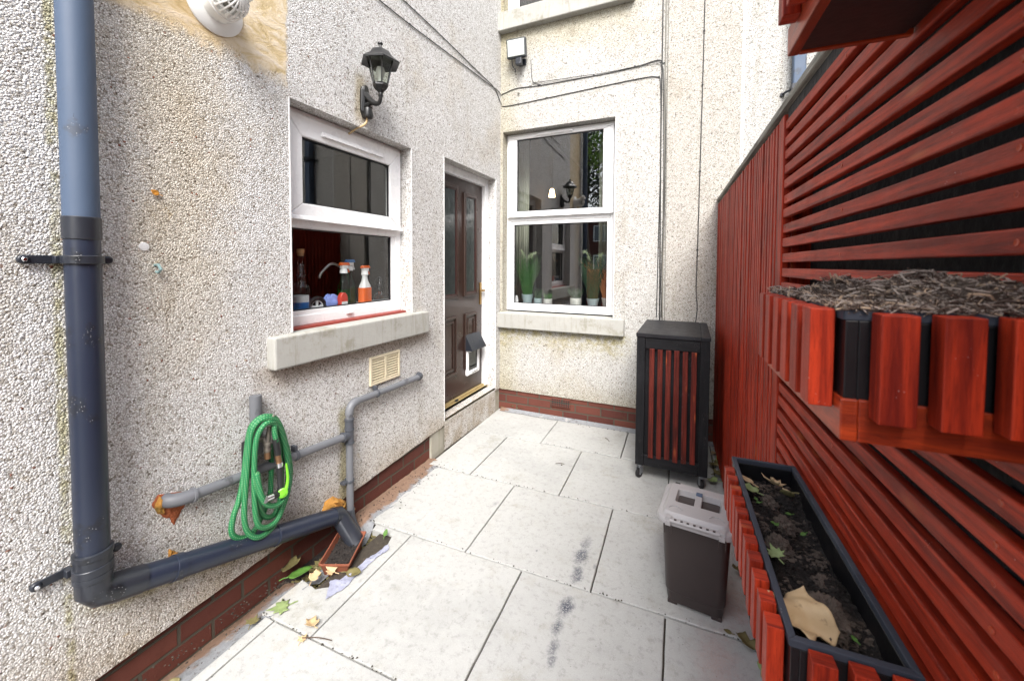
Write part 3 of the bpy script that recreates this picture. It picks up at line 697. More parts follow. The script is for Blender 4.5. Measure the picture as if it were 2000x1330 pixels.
window(PL, (1.237, 2.083, 1.078, 2.116), 1.583, (1.354, 1.965, 1.672, 1.990), (1.290, 2.003, 1.150, 1.552), 'white window with red strip at its foot', vent=(1.461, 1.894, 2.030), sl=(1.63, 1.66, 1.112))
m = MB(); m.box((XL-.088, 1.237, 1.060), (XL-.045, 2.083, 1.079), lo_hi=True); hp(m, 'sill_strip', plain('red_sealant_strip', (.26, .040, .028), .5, .2, 40, .3, dirt=(.5, .3, .2), dirt_lo=.62), bevel=.002)
window(PB, (-1.613, -.588, .945, 2.605), 1.818, (-1.505, -.698, 1.878, 2.548), (-1.541, -.659, 1.012, 1.757), 'tall white window with potted grasses behind it', vent=(-1.31, -.97, 2.574), sl=(-1.12, -1.09, .972))
window(PB, (-1.613, -.522, 3.675, 4.88), 4.55, (-1.50, -.62, 4.62, 4.80), (-1.50, -.62, 3.745, 4.50), 'upstairs white window above the floodlight')
# rooms behind the glass
m = MB()
def room(mb, x0, x1, y0, y1, z0, z1, open_):
    c = [(x0, y0, z0), (x1, y0, z0), (x1, y1, z0), (x0, y1, z0), (x0, y0, z1), (x1, y0, z1), (x1, y1, z1), (x0, y1, z1)]
    F = {'z0': (0, 1, 2, 3), 'z1': (4, 7, 6, 5), 'y0': (0, 4, 5, 1), 'y1': (3, 2, 6, 7), 'x0': (0, 3, 7, 4), 'x1': (1, 5, 6, 2)}
    mb.add(c, [f for k, f in F.items() if k != open_])
room(m, -4.2, XL-.135, .5, 3.35, .2, 2.6, 'x1'); hp(m, 'interior', 'room'); m = MB(); m.box((-1.96, 1.0, 1.10), (XL-.136, 2.3, 1.135), lo_hi=True); hp(m, 'window_ledge', 'white_p')  # ledge coloured white as a reflector, to bounce light onto the bottles
m = MB(); room(m, -1.7, -.3, YB+.145, 7.2, .3, 3.0, 'y0'); m.box((-1.69, YB+.145, .96), (-.4, YB+.42, .990), lo_hi=True); hp(m, 'interior', 'room_blue')
m = MB(); room(m, -1.7, -.3, YB+.145, 7.2, 3.3, 5.3, 'y0'); hp(m, 'interior', 'room_blue')
# back door
DR = MB(); XD = -1.752
DR.box((XD-.05, 2.478, .262), (XD, 3.245, 2.098), lo_hi=True)
door = hp(DR, 'door', 'door', bevel=.002); tag(door, 'dark brown panelled back door with two tall glazed slots and a cat flap')
PD = lambda a, z, d: Vector((XD+d, a, z))
mould = MB(); glz = MB(); red = MB()
for (a, b, c, d) in ((2.60, 2.785, 1.135, 1.985), (2.945, 3.105, 1.140, 1.955)):
    fr(mould, PD, a-.035, b+.035, c-.035, d+.035, .030, .030, .030, .030, 0, .016); fr(red, PD, a-.006, b+.006, c-.006, d+.006, .010, .010, .010, .010, 0, .010)
    glz.box((XD, a, c), (XD+.004, b, d), lo_hi=True)
for (a, b, c, d) in ((2.57, 2.80, .475, .957), (2.928, 3.138, .475, .957)):
    fr(mould, PD, a, b, c, d, .022, .022, .022, .022, 0, .014)
    fr(mould, PD, a+.040, b-.040, c+.040, d-.040, .018, .018, .018, .018, 0, .010)
mould.build('panel_moulding', 'door', door, bevel=.005); glz.build('glazing', 'obscure', door); red.build('glazing_seal', 'doorglass_red', door)
hnd = MB(); hnd.box((XD+.004, 3.212, 1.115), (.008, .030, .20)); hnd.tube([(XD+.01, 3.212, 1.145), (XD+.045, 3.212, 1.145), (XD+.05, 3.20, 1.145), (XD+.05, 3.12, 1.142)], .009, 10); hnd.build('handle', 'brass', door, bevel=.002)
cf = MB(); fr(cf, PD, 2.94, 3.155, .42, .645, .028, .028, .034, .028, 0, .028); cfo = cf.build('cat_flap', 'white_p', door, bevel=.008, seg=3)
cg = MB(); cg.box((XD+.008, 2.966, .452), (XD+.014, 3.130, .620), lo_hi=True); cg.box((XD+.029, 3.03, .435), (.003, .012, .008)); cg.box((XD+.029, 3.065, .437), (.003, .016, .010)); cg.box((XD+.029, 3.10, .438), (.003, .01, .010)); cg.build('flap', 'obscure', cfo)
hd = MB(); y0, y1 = 2.93, 3.175
hd.add([(XD, y0, .770), (XD, y1, .770), (XD+.012, y1, .775), (XD+.012, y0, .775), (XD+.082, y0-.004, .650), (XD+.082, y1+.004, .650), (XD+.082, y1+.004, .642), (XD+.082, y0-.004, .642), (XD, y0, .640), (XD, y1, .640)],
       [(0, 1, 2, 3), (3, 2, 5, 4), (4, 5, 6, 7), (0, 3, 4, 7, 8), (1, 9, 6, 5, 2)]); hd.build('flap_hood', 'soil_black', door, bevel=.002)
df = MB(); fr(df, lambda a, z, d: Vector((XL-.075+d, a, z)), 2.458, 3.330, .23, 2.156, .028, .088, .03, .068, -.085, 0); hp(df, 'door_frame', 'upvc', bevel=.004)
th = MB(); th.box((XD-.02, 2.46, .206), (-1.665, 3.296, .232), lo_hi=True); th.box((XD-.01, 2.46, .232), (-1.715, 3.296, .262), lo_hi=True)
th.box((XD+.001, 2.48, .262), (-1.728, 3.25, .278), lo_hi=True); hp(th, 'threshold', 'gold', bevel=.003)
m = MB(); m.box((-1.722, 2.76, .268), (.014, .035, .012)); hp(m, 'drain_slot', 'dark')

# ------------------------------------------------------------------ air vent (cream louvre)
av = empty('air_vent', 'cream plastic louvred air vent low on the long pebbledashed wall', 'vent', (XL, 1.83, .77))
m = MB(); PV = lambda a, z, d: Vector((d, a, z))
fr(m, PV, -.125, .125, -.082, .082, .014, .014, .014, .014, -.01, .012); m.box((.004, 0, 0), (.014, .014, .14)); m.build('vent_frame', 'cream', av, bevel=.002)
m = MB(); m.box((-.006, 0, 0), (.004, .23, .145)); m.build('backing', 'dark', av)
m = MB()
for k in range(9):
    z = -.060+k*.0150
    for c in (-.058, .058): m.box((.004, c, z), (.012, .10, .0055), Matrix.Rotation(R(28), 4, 'Y'))
m.build('louvre', 'cream', av)

# ------------------------------------------------------------------ boiler flue
FY, FZ = .937, 2.335
fl = empty('boiler_flue', 'round white boiler flue with wall plate and slotted guard at the top of the wall', 'flue', (XL, FY, FZ))
m = MB(); m.lathe([(.098, 0), (.099, .006), (.090, .013), (.066, .018), (.058, .020)], axis=(1, 0, 0), n=40); m.build('wall_plate', 'flue_white', fl)
m = MB(); m.lathe([(.058, .012), (.058, .050), (.062, .052), (.062, .066), (.058, .068), (.058, .080), (.054, .082)], axis=(1, 0, 0), n=40); m.build('collar', 'flue_white', fl)
m = MB()
for k in range(18):
    a = 2*math.pi*k/18; q = [(.078, .055), (.105, .054), (.128, .045), (.142, .028), (.147, .010)]
    m.tube([(h, r*math.cos(a), r*math.sin(a)) for h, r in q], .0040, 6)
for h, r in ((.103, .054), (.130, .042)): m.tube([(h, r*math.cos(2*math.pi*k/32), r*math.sin(2*math.pi*k/32)) for k in range(33)], .004, 6, caps=False)
m.build('guard', 'flue_white', fl)
m = MB(); m.lathe([(.030, .02), (.030, .120), (.0, .120)], axis=(1, 0, 0), n=24); m.build('inner_pipe', 'cable_grey', fl)
m = MB(); ax = Vector((.8, .25, .45)).normalized(); m.lathe([(.030, .0), (.034, .045), (.035, .075), (.030, .075), (.028, .03), (0, .03)], o=(.095, .035, .040), axis=ax, n=28); m.build('outlet', 'flue_white', fl)

# ------------------------------------------------------------------ soil pipe
def elbow(p, c, q, n=8):
    p, c, q = Vector(p), Vector(c), Vector(q); return [p*(1-t)**2+c*2*t*(1-t)+q*t*t for t in [k/n for k in range(n+1)]]
PX, PY = -1.585, .541; RP = .0385
sp = empty('soil_pipe', 'thick blue grey downpipe turning along the foot of the long wall', 'pipe', (XL, PY, 0))
def spb(mb, name, mat, **k):
    o = mb.build(name, mat, sp, **k); o.location = -sp.location; return o
m = MB(); m.tube([(PX, PY, 5.4), (PX, PY, 1.50)], RP, 32); spb(m, 'upper_pipe', 'soil_upper')
m = MB(); m.lathe([(RP+.001, 0), (RP+.0025, .002), (RP+.0025, .062), (RP+.001, .064)], (PX, PY, 1.445), n=32); spb(m, 'joint_collar', 'soil_black')
m = MB(); m.tube([(PX, PY, 1.447), (PX, PY, .50)], RP-.0005, 32); spb(m, 'lower_pipe', 'soil_lower')
m = MB(); d = Vector((0, .89, -.282)).normalized(); c = Vector((PX, PY, .405))
m.tube([(PX, PY, .53), (PX, PY, .46), (PX, PY, .425), c+d*.018+Vector((0, -.004, .006)), c+d*.055, c+d*.115], RP+.003, 32)
m.lathe([(RP+.003, 0), (RP+.006, .002), (RP+.006, .018), (RP+.003, .02)], (PX, PY, .522), n=32); m.lathe([(RP+.003, 0), (RP+.006, .002), (RP+.006, .016), (RP+.003, .018)], (PX, PY, .458), n=32); spb(m, 'elbow', 'soil_black', sharp=50)
e1 = c+d*.90
m = MB(); m.tube([c+d*.10, c+d*.30, e1], RP, 32); m.lathe([(RP, 0), (RP+.003, .001), (RP+.003, .03), (RP, .031)], c+d*.20, d, 32); m.lathe([(RP, 0), (RP+.003, .001), (RP+.003, .012), (RP, .013)], c+d*.58, d, 32); spb(m, 'sloping_pipe', 'soil_lower')
m = MB(); e2 = Vector((-1.478, 1.445, -.005)); m.tube([e1-d*.005, e1+d*.028, e1+d*.04+Vector((.012, .002, -.022)), e2], RP+.003, 32); spb(m, 'end_elbow', 'soil_black', sharp=55)
for (z, nm) in ((1.388, 0), (.487, 1)):
    m = MB(); m.lathe([(RP+.002, -.012), (RP+.006, -.012), (RP+.006, .012), (RP+.002, .012)], (PX, PY, z), n=32)
    for sgn in (-1, 1):
        yy = PY+sgn*.055
        m.box((XL+.016, PY+sgn*.040, z), (.030, .016, .022)); m.box((XL+.010, PY+sgn*(.072 if sgn < 0 else .056), z), (.006, .055 if sgn < 0 else .026, .024))
        m.lathe([(.0125, 0), (.0125, .008), (.009, .012)], (XL+.005, PY+sgn*(.100 if sgn < 0 else .070), z), (1, 0, 0), 16)
    o = spb(m, 'bracket', 'soil_black', bevel=.002)
    m = MB(); m.lathe([(.006, .012), (.006, .016), (.004, .018)], (XL+.005, PY-.100, z), (1, 0, 0), 10); m.build('screw', 'chrome', o)

# ------------------------------------------------------------------ waste pipes
wp = empty('waste_pipe', 'thin grey plastic waste pipe with tee and clips along the long wall', 'pipe', (XL, 1.53, 0))
def wpb(mb, name, mat, **k):
    o = mb.build(name, mat, wp, **k); o.location = -wp.location; return o
WX, RW = -1.608, .0185
T_ = Vector((WX, 1.528, .487)); EL = Vector((WX, 1.528, .650)); EN = Vector((WX, 2.135, .642)); LE = Vector((WX, .805, .552)); dl = (LE-T_).normalized(); du = (EN-EL).normalized()
m = MB(); m.tube([EL+du*.05, EN-du*.02], RW, 20); m.tube([T_+dl*.04, LE], RW, 20); m.tube([EL-Vector((0, 0, .05)), T_, (WX, 1.528, .09)], RW, 20); wpb(m, 'pipe', 'waste')
m = MB(); m.tube(elbow(EL-Vector((0, 0, .055)), EL, EL+du*.055), RW+.003, 20); wpb(m, 'elbow', 'waste')
m = MB(); m.tube([T_+Vector((0, 0, .085)), T_-Vector((0, 0, .038))], RW+.0035, 20); m.tube([T_, T_+dl*.048], RW+.0035, 20)
for p, ax in ((T_+Vector((0, 0, .082)), (0, 0, 1)), (T_+Vector((0, 0, .03)), (0, 0, 1)), (T_-Vector((0, 0, .040)), (0, 0, 1)), (T_+dl*.042, dl)): m.lathe([(RW+.003, -.004), (RW+.0065, -.003), (RW+.0065, .005), (RW+.003, .006)], p, ax, 20)
wpb(m, 'tee', 'waste_dark')
m = MB(); m.tube(elbow(EN-du*.035, EN+du*.012, EN+du*.012+Vector((-.04, 0, 0))), RW+.004, 20); wpb(m, 'end_elbow', 'waste_dark')
m = MB(); m.tube(elbow(LE-dl*.012, LE+dl*.065, LE+dl*.062+Vector((-.045, 0, .006)), 10), RW+.004, 20); m.lathe([(RW+.004, 0), (RW+.008, .001), (RW+.008, .009), (RW+.004, .01)], LE-dl*.012, dl, 20); wpb(m, 'end_elbow', 'waste')
m = MB(); m.tube([(WX, 1.528, .095), (WX, 1.530, .055), (WX+.01, 1.536, .01), (WX+.03, 1.542, -.03)], RW+.004, 20); wpb(m, 'foot_elbow', 'waste_dark')
for p, ax in ((EL+du*.20, du), (T_+dl*.31, dl), (Vector((WX, 1.528, .245)), Vector((0, 0, 1)))):
    m = MB(); m.lathe([(RW+.001, -.007), (RW+.0045, -.007), (RW+.0045, .007), (RW+.001, .007)], p, ax, 20)
    side = Vector((0, 0, 1)) if abs(ax.z) < .5 else Vector((0, -1, 0))
    m.box(p+side*(RW+.012)+Vector((-.010, 0, 0)), (.030, .014 if abs(ax.z) < .5 else .026, .026 if abs(ax.z) < .5 else .014)); m.box(p+Vector((-.022, 0, 0)), (.018, .014, .014)); wpb(m, 'clip', 'waste_dark', bevel=.002)

# foam and broken render round the holes
def blob(name, label, pts, mat, cat='foam', th=.02, seed=1, x=XL, grp=None):
    P = [LW(*p, x) for p in pts]; c = sum(P, Vector())/len(P); m = MB(); n = 40; rings = []
    out = []
    for i in range(n):
        t = i/n*len(P); a, b = P[int(t) % len(P)], P[(int(t)+1) % len(P)]; out.append(a.lerp(b, t-int(t)))
    for (k, h) in ((1.0, -.004), (.96, .35), (.72, .85), (.35, 1.0), (.05, 1.0)):
        ring = []
        for p in out:
            q = c+(p-c)*k; nn = noise.noise(Vector((q.y*60+seed, q.z*60, k*3))); ring.append(q+Vector((th*h*(.75+.7*nn), .006*nn*k, .006*noise.noise(q*70)*k)))
        rings.append(ring)
    m.loft(rings, cap0=False); o = m.build(name, mat, None, sharp=60); return tag(o, label, cat, grp)
blob('expanding_foam', 'mustard yellow foam lump on the wall beside the foot of the waste pipe', [(628, 1000), (635, 978), (650, 968), (668, 976), (690, 985), (688, 1000), (660, 1004)], 'foam', th=.045, seed=3)
blob('expanding_foam', 'small orange foam patch just above the sloping downpipe', [(328, 1082), (330, 1073), (340, 1076), (348, 1079), (342, 1090), (330, 1092)], 'foam', th=.008, seed=5)
blob('broken_patch', 'orange broken patch round the end of the thin waste pipe', [(297, 985), (305, 968), (330, 962), (356, 960), (362, 985), (348, 1010), (340, 1028), (330, 1012), (312, 1005)], 'red_hole', 'hole', th=.008, seed=9)
blob('expanding_foam', 'ochre foam beads under the bent end of the waste pipe', [(300, 990), (304, 975), (312, 968), (320, 990), (318, 1004), (306, 1002)], 'foam', th=.016, seed=12)

# ------------------------------------------------------------------ garden tap, hose, spray gun
tp_ = empty('garden_tap', 'weathered outdoor tap on a grey lagged riser, hidden in the green hose', 'tap', (XL, 1.05, .6))
def lp(mb, name, mat, root, **k):
    o = mb.build(name, mat, root, **k); o.location = -root.location; return o
m = MB(); m.tube([(XL+.022, 1.048, .838), (XL+.024, 1.047, .78), (XL+.026, 1.046, .60)], .0225, 20); lp(m, 'lagged_pipe', 'waste', tp_)
m = MB(); m.box((XL+.014, 1.012, .60), (.026, .026, .12)); lp(m, 'back_plate', 'rubber', tp_, bevel=.003)
a = LW(522, 868, -1.56); b = LW(526, 832, -1.56)
m = MB(); m.tube([(XL+.03, 1.047, .66), (-1.57, a.y-.005, .665), a, a-Vector((0, 0, .03))], .012, 12); m.tube([a, b], .010, 10, rs=[.011, .008]); m.lathe([(.014, 0), (.016, .004), (.016, .012), (.013, .014)], a-Vector((0, 0, .005)), n=12); m.lathe([(.014, 0), (.015, .004), (.015, .010)], a-Vector((0, 0, .028)), n=12)
m.tube([LW(520, 828, -1.553), LW(536, 810, -1.545)], .004, 8); lp(m, 'spout', 'tap', tp_)
m = MB(); m.tube([a-Vector((0, 0, .026)), a-Vector((0, 0, .058))], .0115, 12); lp(m, 'hose_connector', 'brown_brass', tp_)
def hp3(L): return [LW(u, v, x) for (u, v, x) in L]
hose_px = [(528, 868, -1.600), (530, 900, -1.605), (529, 940, -1.605), (527, 965, -1.603), (515, 1000, -1.598), (497, 1035, -1.585), (480, 1050, -1.578), (460, 1049, -1.577), (452, 1036, -1.577), (456, 1008, -1.577),
    (467, 975, -1.578), (476, 930, -1.585), (483, 870, -1.588), (490, 835, -1.582), (506, 817, -1.572), (527, 813, -1.560), (542, 822, -1.566), (552, 850, -1.585), (560, 885, -1.592), (563, 925, -1.592), (558, 965, -1.590), (548, 1000, -1.585), (530, 1032, -1.568),
    (505, 1049, -1.552), (485, 1040, -1.555), (477, 1010, -1.560), (480, 950, -1.565), (485, 890, -1.568), (491, 845, -1.562), (507, 822, -1.552), (528, 818, -1.545), (545, 828, -1.552), (557, 862, -1.565), (566, 905, -1.568), (566, 940, -1.566), (558, 975, -1.566), (543, 1012, -1.560),
    (525, 1028, -1.552), (508, 1028, -1.548), (500, 1010, -1.548), (497, 965, -1.550), (497, 900, -1.552), (502, 855, -1.548), (516, 830, -1.540), (532, 826, -1.542), (544, 842, -1.560), (548, 890, -1.585), (549, 960, -1.59), (538, 1000, -1.585), (524, 1010, -1.575), (510, 1000, -1.565), (503, 960, -1.545), (502, 925, -1.540), (507, 955, -1.530), (518, 982, -1.524), (538, 987, -1.522), (556, 972, -1.530), (564, 940, -1.548), (560, 890, -1.560), (548, 845, -1.556), (537, 828, -1.548), (536, 842, -1.540), (540, 862, -1.535)]
m = MB(); m.tube(spline(hp3(hose_px), 8), .0104, 14); hose = m.build('garden_hose', 'hose', None); tag(hose, 'coiled green braided garden hose hanging on the outdoor tap', 'hose')
sg = empty('spray_gun', 'black and lime green hose spray gun hanging inside the green coil', 'spray gun', LW(548, 920, -1.53))
def sgp(L, r, name, mat, n=14, rs=None, sp_=True, **k):
    m = MB(); P = hp3(L); m.tube(spline(P, 5) if sp_ else P, r, n, rs=None if rs is None else rs); return lp(m, name, mat, sg, **k)
sgp([(538, 856, -1.538), (543, 888, -1.536)], .0125, 'connector', 'rubber', sp_=False)
sgp([(542, 888, -1.535), (545, 903, -1.534)], .0110, 'brass_collar', 'brown_brass', sp_=False)
sgp([(545, 903, -1.533), (546, 911, -1.532)], .0135, 'chrome_ring', 'chrome', sp_=False)
sgp([(546, 909, -1.532), (547, 930, -1.530), (548, 950, -1.528), (546, 962, -1.526), (536, 968, -1.522), (527, 971, -1.518)], .0125, 'body', 'rubber')
sgp([(530, 970, -1.519), (518, 975, -1.513)], .0150, 'nozzle', 'chrome', sp_=False)
m = MB(); c_ = LW(552, 963, -1.512); m.lathe([(.019, -.006), (.020, 0), (.016, .003)], c_, (.85, -.5, .1), 24); m.lathe([(.0105, .002), (.0105, .006), (.007, .007)], c_, (.85, -.5, .1), 20)
q = hp3([(559, 905, -1.522), (562, 930, -1.516), (560, 950, -1.512), (553, 962, -1.512)]); m.tube(spline(q, 5), .006, 10, rs=[.004+.004*k/15 for k in range(16)]); lp(m, 'trigger', 'lime', sg)

# ------------------------------------------------------------------ gully trough and litter
m = MB(); m.quad((-1.66, 1.15, -.060), (-1.26, 1.15, -.060), (-1.26, 1.62, -.060), (-1.66, 1.62, -.060)); tag(m.build('gully_floor', 'soil'), kind='structure')
TR = empty('drain_trough', 'small terracotta coloured plastic trough catching the end of the downpipe', 'trough', (-1.480, 1.366, -.034), (R(3), 0, R(24)))
m = MB()
def ring_(w, d, z, r=.006): return rrect(0, 0, z, w, d, r, 2)
m.loft([ring_(.105, .175, -.002), ring_(.130, .200, .062), ring_(.142, .212, .062), ring_(.142, .212, .070), ring_(.130, .200, .070), ring_(.100, .170, .006)], sm=False); m.build('trough', 'terracotta', TR, bevel=.001)
def soilgrid(mb, x0, x1, y0, y1, z, amp, nx, ny, seed=0, sc=9):
    vs = []; fs = []
    for i in range(nx+1):
        for j in range(ny+1):
            x, y = x0+(x1-x0)*i/nx, y0+(y1-y0)*j/ny; p = Vector((x*sc+seed, y*sc, seed))
            h = noise.noise(p)*.6+noise.noise(p*2.7)*.35+noise.noise(p*7)*.22+abs(noise.noise(p*15))*.16; vs.append((x, y, z+amp*h))
    for i in range(nx):
        for j in range(ny): a = i*(ny+1)+j; fs.append((a, a+ny+1, a+ny+2, a+1))
    mb.add(vs, fs, sm=True)
def ico(mb, c, r, seed=0, sq=.7, el=1.0):
    g = (1+5**.5)/2; V = [Vector(v).normalized() for v in [(-1, g, 0), (1, g, 0), (-1, -g, 0), (1, -g, 0), (0, -1, g), (0, 1, g), (0, -1, -g), (0, 1, -g), (g, 0, -1), (g, 0, 1), (-g, 0, -1), (-g, 0, 1)]]
    F = [(0, 11, 5), (0, 5, 1), (0, 1, 7), (0, 7, 10), (0, 10, 11), (1, 5, 9), (5, 11, 4), (11, 10, 2), (10, 7, 6), (7, 1, 8), (3, 9, 4), (3, 4, 2), (3, 2, 6), (3, 6, 8), (3, 8, 9), (4, 9, 5), (2, 4, 11), (6, 2, 10), (8, 6, 7), (9, 8, 1)]
    rm = Matrix.Rotation(random.random()*6, 3, 'Z') @ Matrix.Rotation(random.random()*6, 3, 'X')
    mb.add([Vector(c)+Vector(((rm@v).x*el, (rm@v).y, (rm@v).z*sq))*r*(1+.55*random.uniform(-1, 1)) for v in V], F, sm=False)
m = MB(); soilgrid(m, -.058, .058, -.092, .092, .044, .012, 14, 24, 3, 30)
for _ in range(60): ico(m, (random.uniform(-.055, .055), random.uniform(-.088, .088), .050), random.uniform(.002, .006))
o = m.build('trough_soil', 'soil', None); o.location = TR.location; o.rotation_euler = TR.rotation_euler; tag(o, 'black wet soil in the terracotta trough', 'soil', kind='stuff')
m = MB()
for _ in range(700):
    ico(m, (random.uniform(-1.60, -1.30), random.uniform(1.18, 1.60), -.050+random.random()*.016), random.uniform(.003, .011), sq=.45, el=random.uniform(.8, 2.2))
tag(m.build('gully_debris', 'leaf_olive'), 'brown rotting debris filling the cut round the trough', 'debris', kind='stuff')
# crumpled lilac film on the slab edge
m = MB(); vs = []; fs = []; A = [FL(640, 1154), FL(672, 1140), FL(714, 1102), FL(758, 1069)]; nI, nJ = 48, 12
for i in range(nI+1):
    t = i/nI; k = t*3; a = A[min(int(k), 2)].lerp(A[min(int(k), 2)+1], k-min(int(k), 2))
    wd = (.050*(1-t)**1.3+.026+.006*math.sin(t*21))
    for j in range(nJ+1):
        s_ = (j/nJ-.5); p = a+Vector((.6, -.75, 0))*(s_*wd*1.3); p += Vector((.006*noise.noise(p*40), .006*noise.noise(p*44), 0))
        p.z = .004+.007*abs(noise.noise(Vector((p.x*38, p.y*38, 5))))*(1.6-abs(s_)*2)+.004*noise.noise(p*90); vs.append(p)
for i in range(nI):
    for j in range(nJ): a = i*(nJ+1)+j; fs.append((a, a+nJ+1, a+nJ+2, a+1))
m.add(vs, fs, sm=True); tag(m.build('plastic_film', 'film', None), 'crumpled strip of lilac plastic film beside the trough', 'plastic film')

# leaves
SH = {'maple': [(0, 0), (.12, .10), (.36, .02), (.30, .20), (.52, .34), (.34, .40), (.38, .62), (.20, .58), (.06, 1.0), (-.10, .60), (-.30, .68), (-.30, .44), (-.54, .40), (-.36, .22), (-.40, .02), (-.14, .12)],
      'oval': [(0, 0), (.20, .12), (.34, .35), (.30, .62), (.14, .86), (0, 1.0), (-.16, .84), (-.30, .60), (-.33, .33), (-.18, .10)],
      'curl': [(0, 0), (.26, .05), (.44, .28), (.28, .46), (.40, .78), (.10, .92), (-.18, 1.0), (-.26, .66), (-.46, .50), (-.34, .18)]}
def leaf(p, size, mat, label, shape='oval', yaw=0, tilt=(0, 0), curl=.25, z=.004, lift=0, name='fallen_leaf', group='leaves fallen on the paving', up=None):
    sh = SH[shape]; m = MB(); c = Vector((0, .45)); rings = []
    for k in (1.0, .72, .42, .14):
        ring = []
        for i, q in enumerate(sh):
            q2 = sh[(i+1) % len(sh)]
            for t in (0, .5):
                w_ = Vector(q).lerp(Vector(q2), t); w_ = c+(w_-c)*k
                ht = curl*(w_.x**2*1.6+(w_.y-.45)**2*.9)+.05*noise.noise(Vector((w_.x*4+yaw, w_.y*4, size*90)))-curl*.04*(1 if abs(w_.x) < .05 else 0)
                ring.append(Vector(((w_.x)*size, (w_.y-.45)*size, ht*size)))
        rings.append(ring)
    m.loft(rings, cap0=False, cap1=True)
    m.tube([(0, -.45*size, 0), (.02*size, -.62*size, .03*size), (.06*size, -.78*size, .02*size)], .018*size, 6)
    o = m.build(name, mat, None, sharp=80); o.location = (p[0], p[1], p[2]+z if len(p) > 2 else z)
    o.rotation_euler = (tilt[0], tilt[1], yaw)
    if up is not None: o.rotation_euler = up
    so = o.modifiers.new('thick', 'SOLIDIFY'); so.thickness = .0009
    return tag(o, label, 'leaf', group)
leaf(FL(585, 1125), .105, 'leaf_green', 'large fresh green pointed leaf lying beside the trough', 'oval', R(-55), (R(14), R(-8)), z=.015)
leaf(FL(545, 1188), .085, 'leaf_pale', 'pale green broken leaf at the grit edge below the trough', 'maple', R(140), (R(2), R(4)), .12)
leaf(FL(609, 1222), .058, 'leaf_tan', 'curled tan leaf standing on the slab joint crossing', 'curl', R(70), (R(-12), R(8)), .6, z=.008)
leaf(FL(592, 1248), .034, 'leaf_tan', 'tiny tan leaf scrap in the joint by the curled leaf', 'maple', R(10), (R(8), R(0)), .5)
leaf(FL(614, 1131), .052, 'leaf_tan', 'crumpled tan leaf right of the large green leaf', 'curl', R(20), (R(10), R(10)), .6, z=.012)
leaf(FL(645, 1117), .055, 'leaf_tan', 'tan leaf tucked under the front of the trough', 'maple', R(100), (R(20), R(-10)), .5, z=.01)
leaf(FL(570, 1112), .085, 'leaf_olive', 'withered olive leaf against the brick base', 'curl', R(-70), (R(25), R(10)), .5, z=.02)
leaf(FL(690, 1122), .075, 'leaf_olive', 'dark olive leaf between the trough and the lilac film', 'oval', R(-80), (R(6), R(6)), .5, z=.008)
leaf(FL(495, 1216), .05, 'leaf_olive', 'small withered leaf on the grit strip near the camera', 'maple', R(30), (0, 0), .4, z=.01)
leaf(FL(335, 1325), .050, 'leaf_olive', 'narrow yellow leaf at the brick base by the bottom edge', 'oval', R(-35), (R(20), R(25)), .5, z=-.02)
leaf(FL(800, 912), .03, 'leaf_green', 'tiny green leaf on the mortar strip before the doorstep', 'oval', R(10), (R(30), 0), .3, z=.02)
leaf(FL(1460, 1260), .07, 'leaf_olive', 'brown crumpled leaf on the paving under the low planter', 'curl', R(60), (R(6), R(8)), .6, z=.008)
leaf(FL(1490, 1305), .05, 'leaf_pale', 'small yellow leaf beside the low planter', 'oval', R(-20), (R(15), R(0)), .4, z=.012)
leaf(FL(1440, 1120), .05, 'leaf_olive', 'dark leaf between the brown bin and the low planter', 'curl', R(100), (R(20), R(0)), .5, z=.02)
leaf(FL(1422, 1235), .028, 'leaf_olive', 'small olive leaf in front of the brown bin', 'oval', R(80), (R(4), R(0)), .3)
leaf(FL(1307, 1140), .045, 'leaf_green', 'green leaf poking out left of the brown bin', 'oval', R(40), (R(30), R(0)), .3, z=.015)
leaf(FL(1196, 826), .05, 'leaf_green', 'green leaf near the brick base left of the cabinet', 'oval', R(85), (R(5), R(5)), .3, z=.01)
leaf(FL(753, 1048), .035, 'leaf_green', 'small green leaf sticking up behind the trough', 'oval', R(10), (R(40), R(0)), .3, z=.02)
ga = ['leaf_olive', 'leaf_tan', 'leaf_olive', 'leaf_pale', 'leaf_olive', 'leaf_tan', 'leaf_olive']
for k, (u, v) in enumerate(((985, 797), (993, 793), (1003, 800), (1010, 795), (1016, 803), (1024, 800), (999, 790))):
    leaf(FL(u, v), random.uniform(.055, .085), ga[k], 'withered leaf in the small heap at the house corner', random.choice(['maple', 'curl']), random.random()*6, (random.uniform(-.4, .4), random.uniform(-.4, .4)), .6, z=random.uniform(.012, .03), group='withered leaves heaped at the house corner')
for k, (u, v) in enumerate(((1396, 915), (1408, 905), (1416, 925), (1404, 935), (1392, 945), (1399, 890))):
    leaf(FL(u, v), random.uniform(.06, .09), ['leaf_olive', 'leaf_pale', 'leaf_tan'][k % 3], 'withered leaf in the drift between the cabinet and the fence', random.choice(['maple', 'curl']), random.random()*6, (random.uniform(-.4, .4), random.uniform(-.4, .4)), .6, z=random.uniform(.012, .035), group='withered leaves between cabinet and fence')
o = leaf(Vector(LW(301, 377)), .026, 'leaf_orange', 'tiny orange leaf stuck to the wall right of the downpipe', 'oval', 0, z=0, name='stuck_leaf', group=None, up=(R(90), R(-65), R(90))); o.location.x = XL+.008
tw = MB()
for (u0, v0, u1, v1) in ((590, 1245, 648, 1250), (600, 1252, 625, 1236), (1080, 960, 1086, 975)):
    a, b = FL(u0, v0, .008), FL(u1, v1, .010); tw.tube(spline([a, a.lerp(b, .5)+Vector((.002, .004, .004)), b], 4), .0016, 6)
